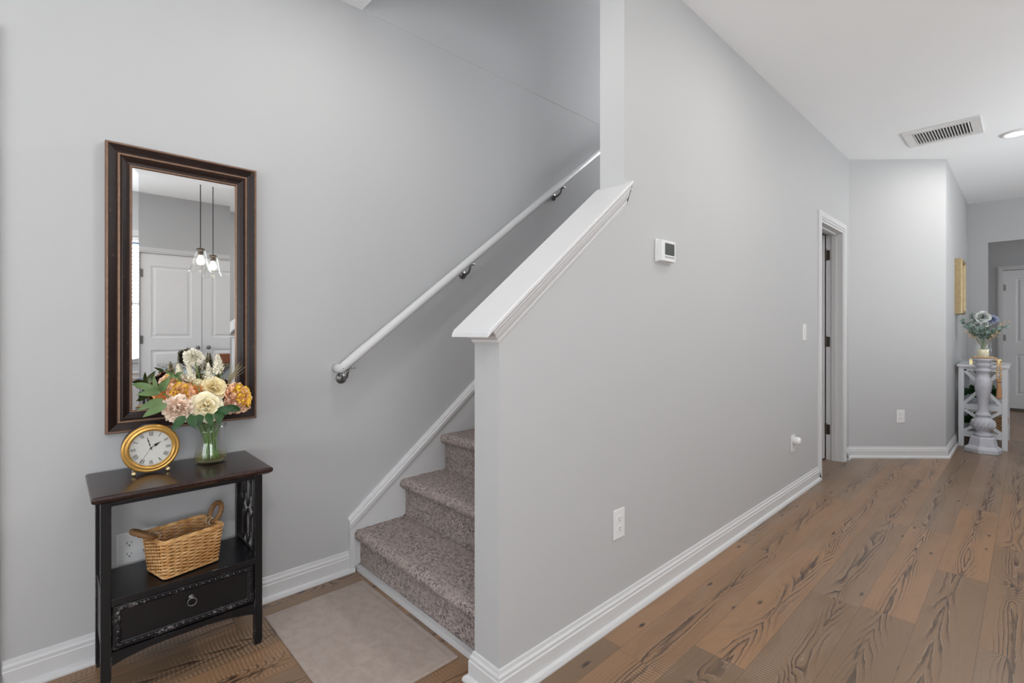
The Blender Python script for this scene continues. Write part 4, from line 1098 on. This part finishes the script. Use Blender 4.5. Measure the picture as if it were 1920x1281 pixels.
# vase + flowers behind jar
fv = thing('flower_pot', 'small clear glass pot of blue-grey flowers on the gold tray', 'vase', (-.315, 6.73, wh+.061))
bm = nb(); lathe(bm, [(.01, 0), (.048, 0), (.052, .01), (.056, .12), (.060, .165), (.056, .165), (.052, .12), (.048, .012), (.01, .010)], seg=30, caps=False); obj('pot', bm, M['glass'], fv, smooth=True)
FP = Vector((-.315, 6.73, wh+.10))
def fstem(t, c): stem(t, [FP+Vector((random.uniform(-.02, .02), random.uniform(-.02, .02), 0)), FP+Vector((0, 0, .12)), Vector(c)], .0022)
def ffl(name, label, c, R, m, n, sp, kw, centre=None):
    t = thing(name, label, 'flower', (0, 0, 0)); fstem(t, c); blossom(t, 'petals', Vector(c), (.2, -1, .3), R, m, n=n, spread=sp, seed=int(R*1e4), **kw)
    if centre:
        bm = nb(); ball(bm, Vector(c)+Vector((.003, -.012, .006)), R*.28, 2); obj('centre', bm, centre, t, smooth=True)
ffl('anemone', 'pale white anemone with grey eye topping the hall bouquet', (-.315, 6.66, 1.285), .060, M['p_blue'], 16, 1.35, dict(ruffle=.08, width=.6, cup=.4), M['slot'])
ffl('thistle', 'lavender blue floret cluster right of the white anemone', (-.245, 6.69, 1.262), .045, M['p_lav'], 50, 1.9, dict(ruffle=.3, width=.22))
ffl('anemone', 'smaller pale blossom low in the hall bouquet', (-.30, 6.63, 1.215), .034, M['p_blue'], 14, 1.3, dict(ruffle=.08, width=.6, cup=.4))
rnd = random.Random(5)
ends = [(-.47, 6.66, 1.25, 'reaching furthest left'), (-.42, 6.62, 1.19, 'at the lower left'), (-.40, 6.70, 1.31, 'rising at the upper left'), (-.17, 6.66, 1.18, 'reaching right'), (-.22, 6.62, 1.165, 'low on the right'), (-.34, 6.60, 1.17, 'drooping over the front'), (-.28, 6.64, 1.20, 'in the centre front')]
for x, y, z, w_ in ends:
    t = thing('eucalyptus_branch', 'grey green eucalyptus branch %s of the hall bouquet' % w_, 'foliage', (0, 0, 0)); e_ = Vector((x, y, z)); b_ = FP+Vector((0, 0, .10)); mid = (b_+e_)/2+Vector((0, 0, .03))
    stem(t, [b_-Vector((0, 0, .06)), mid, e_], .002)
    for k in range(9):
        s = .30+.7*k/8; p = b_*(1-s)**2+mid*2*s*(1-s)+e_*s*s; a = k*2.4
        d = (e_-b_).normalized()*.4+Vector((math.cos(a), math.sin(a)*.6, math.sin(a*1.3)))*.8
        bm = nb(); leafmesh(bm, p, p+d.normalized()*rnd.uniform(.035, .055), .034, (.1, -1, .4)); obj('leaf', bm, M['leaf_euc'], t, recalc=False)
for x, y, z, w_ in ((-.43, 6.64, 1.13, 'at the lower left'), (-.15, 6.66, 1.235, 'at the upper right'), (-.20, 6.62, 1.135, 'at the lower right')):
    t = thing('dried_sprig', 'tan dried sprig %s of the hall bouquet' % w_, 'foliage', (0, 0, 0)); b_ = FP+Vector((0, 0, .10)); e_ = Vector((x, y, z)); stem(t, [b_-Vector((0, 0, .05)), (b_+e_)/2+Vector((0, 0, .02)), e_], .002, M['dry_tan'])
    bm = nb()
    for k in range(26):
        p = b_.lerp(e_, rnd.uniform(.5, 1.05))+Vector((rnd.uniform(-.02, .02), rnd.uniform(-.02, .02), rnd.uniform(-.02, .02))); ball(bm, p, rnd.uniform(.004, .008), 1)
    obj('seed_heads', bm, M['dry_tan'], t)
# bead garland
gd_ = thing('bead_garland', 'natural wooden bead garland with tassel draped over the candle holder top', 'garland', (0, 0, 0))
pts = []
for k in range(13): a = PI*.95-PI*1.05*k/12; pts.append(Vector((bx+.069*math.cos(a), by-.069*abs(math.sin(a))*1.0, .896)))
pts += [Vector((bx+.088, by-.035, .890)), Vector((bx+.094, by-.040, .872)), Vector((bx+.096, by-.042, .852))]
for k in range(1, 9): pts.append(Vector((bx+.096+.004*math.sin(k), by-.042, .852-.021*k)))
for q in pts:
    bm = nb(); ball(bm, q, .0098, 2); obj('bead', bm, M['bead'], gd_, smooth=True)
for k in range(8):
    bm = nb(); ball(bm, (bx+.118+.003*math.cos(k*2), by-.030, .862-.021*k), .0098, 2); obj('bead', bm, M['bead'], gd_, smooth=True)
tx, ty = bx+.108, by-.038
bm = nb(); ball(bm, (tx, ty, .682), .017, 2); lathe(bm, [(.008, .668), (.013, .655), (.015, .62), (.020, .53), (.022, .52)], (tx, ty, 0), 20); obj('tassel', bm, M['tassel'], gd_, smooth=True)
bm = nb(); tube(bm, pts, .0014, 4); tube(bm, [(bx+.096, by-.042, .70), (tx, ty, .69)], .0014, 4); obj('string', bm, M['twine'], gd_)
# greenery pots + basket on the shelves
def shelf_plant(label, x, y, z, R, seed, n=46):
    t = thing('potted_plant', label, 'plant', (x, y, z)); rn = random.Random(seed)
    bm = nb(); lathe(bm, [(.035, 0), (.045, .06), (.047, .065), (.040, .060), (.001, .058)], seg=24); obj('pot', bm, M['white_wood'], t, smooth=True)
    bm = nb()
    for k in range(n):
        a = rn.uniform(0, 2*PI); el = rn.uniform(-.2, 1.3); d = Vector((math.cos(a)*math.cos(el), math.sin(a)*math.cos(el), math.sin(el))); p = Vector((0, 0, .07))+d*R*rn.uniform(.1, .55)
        leafmesh(bm, p, p+d*R*.55, R*.30, (rn.uniform(-1, 1), -1, .6))
    obj('leaves', bm, M['leaf_dark'], t, recalc=False)
shelf_plant('dark green leafy plant at the left of the side table middle shelf', -.385, 6.84, .423, .112, 1, 60)
shelf_plant('dark green leafy plant at the right of the side table middle shelf', -.262, 6.84, .423, .112, 2, 60)
shelf_plant('dark green leafy plant on the side table lower shelf', -.40, 6.84, .153, .105, 3)
basket('wicker_basket', 'pale woven basket on the bottom shelf of the white side table', (-.235, 6.82, .154), 0, .075, .10, .13, M['wicker_dark'], flare=.015, rows=9, handles=False, stakes=18)

# ------------------------------------------------------------------ kitchen side (seen in the mirror)
isl = thing('kitchen_island', 'blue-grey kitchen island with speckled granite top, reflected in the mirror', 'kitchen island', (0, 0, 0))
IZ = .80
ip = [(2.05, .42), (1.55, .95), (1.05, 1.46), (1.3, 1.80), (2.1, 1.0), (2.1, .45)]
ip = [(1.62, .93), (1.22, 1.34), (1.22, 1.62), (2.0, 1.62), (2.32, 1.25), (2.32, .93)]
ip = [(1.22, .95), (1.22, 1.95), (1.92, 1.95), (1.92, .95)]
ip = [(1.70, .80), (1.30, 1.22), (1.30, 1.75), (1.98, 1.75), (1.98, .80)]
bm = nb(); prism(bm, ip, 'z', IZ-.035, IZ); obj('countertop', bm, M['granite'], isl, bevel=.004)
cx_ = sum(p[0] for p in ip)/5; cy_ = sum(p[1] for p in ip)/5
bm = nb(); prism(bm, [(cx_+(x-cx_)*.88, cy_+(y-cy_)*.9) for x, y in ip], 'z', 0, IZ-.035); obj('cabinet_body', bm, M['island_paint'], isl)
bxm = nb(); box(bxm, 1.50, 1.66, 1.28, 1.42, IZ, IZ+.10); tag(obj('wooden_box', bxm, M['box_brown'], bevel=.004), 'small brown box on the island, reflected in the mirror', 'box')
# pendant
pn = thing('pendant_light', 'clear glass bell pendant lamp hanging on a black cord, seen in the mirror', 'pendant light', (.84, .99, CH))
def zp(z): return z-CH
bm = nb(); tube(bm, [(0, 0, 0), (0, 0, zp(1.90))], .0045, 8); obj('cord', bm, M['chair_dark'], pn)
bm = nb(); lathe(bm, [(.06, -.0005), (.06, -.02), (.02, -.03)], seg=24); obj('canopy', bm, M['chair_dark'], pn)
bm = nb(); lathe(bm, [(.010, zp(1.915)), (.036, zp(1.905)), (.036, zp(1.895)), (.022, zp(1.885)), (.022, zp(1.845))], seg=24); obj('socket', bm, M['bronze_hw'], pn)
bm = nb()
so = [(.034, zp(1.895)), (.045, zp(1.875)), (.052, zp(1.83)), (.062, zp(1.77)), (.085, zp(1.71)), (.098, zp(1.690))]
lathe(bm, so+[(r-.0025, z) for r, z in so[::-1]], seg=36, caps=False); obj('glass_shade', bm, M['glass'], pn, smooth=True)
bm = nb(); lathe(bm, [(.012, zp(1.85)), (.016, zp(1.835)), (.030, zp(1.81)), (.032, zp(1.79)), (.022, zp(1.765)), (.001, zp(1.76))], seg=20); obj('bulb', bm, M['bulb'], pn, smooth=True)
pn2 = pn.copy(); col.objects.link(pn2); pn2.location = (1.20, 1.165, CH); pn2['label'] = 'farther clear glass pendant lamp at the right edge of the mirror reflection'
for ch in list(pn.children):
    c = ch.copy(); col.objects.link(c); c.parent = pn2
pn['group'] = pn2['group'] = 'glass pendants over the island'
# stool near the window
sl = thing('counter_stool', 'dark stool with blue seat near the kitchen window, low in the mirror', 'stool', (1.95, .56, 0))
bm = nb(); box(bm, -.17, .17, -.16, .16, .60, .64); obj('seat', bm, M['chair_blue'], sl, bevel=.012)
for x in (-.15, .15):
    for y in (-.14, .14): bm = nb(); tube(bm, [(x*1.15, y*1.15, 0), (x, y, .60)], .013, 8); obj('leg', bm, M['chair_dark'], sl)
bm = nb()
for s in (-1, 1): tube(bm, [(-.16, s*.148, .25), (.16, s*.148, .25)], .009, 6); tube(bm, [(s*.158, -.148, .30), (s*.158, .148, .30)], .009, 6)
obj('stretcher', bm, M['chair_dark'], sl)
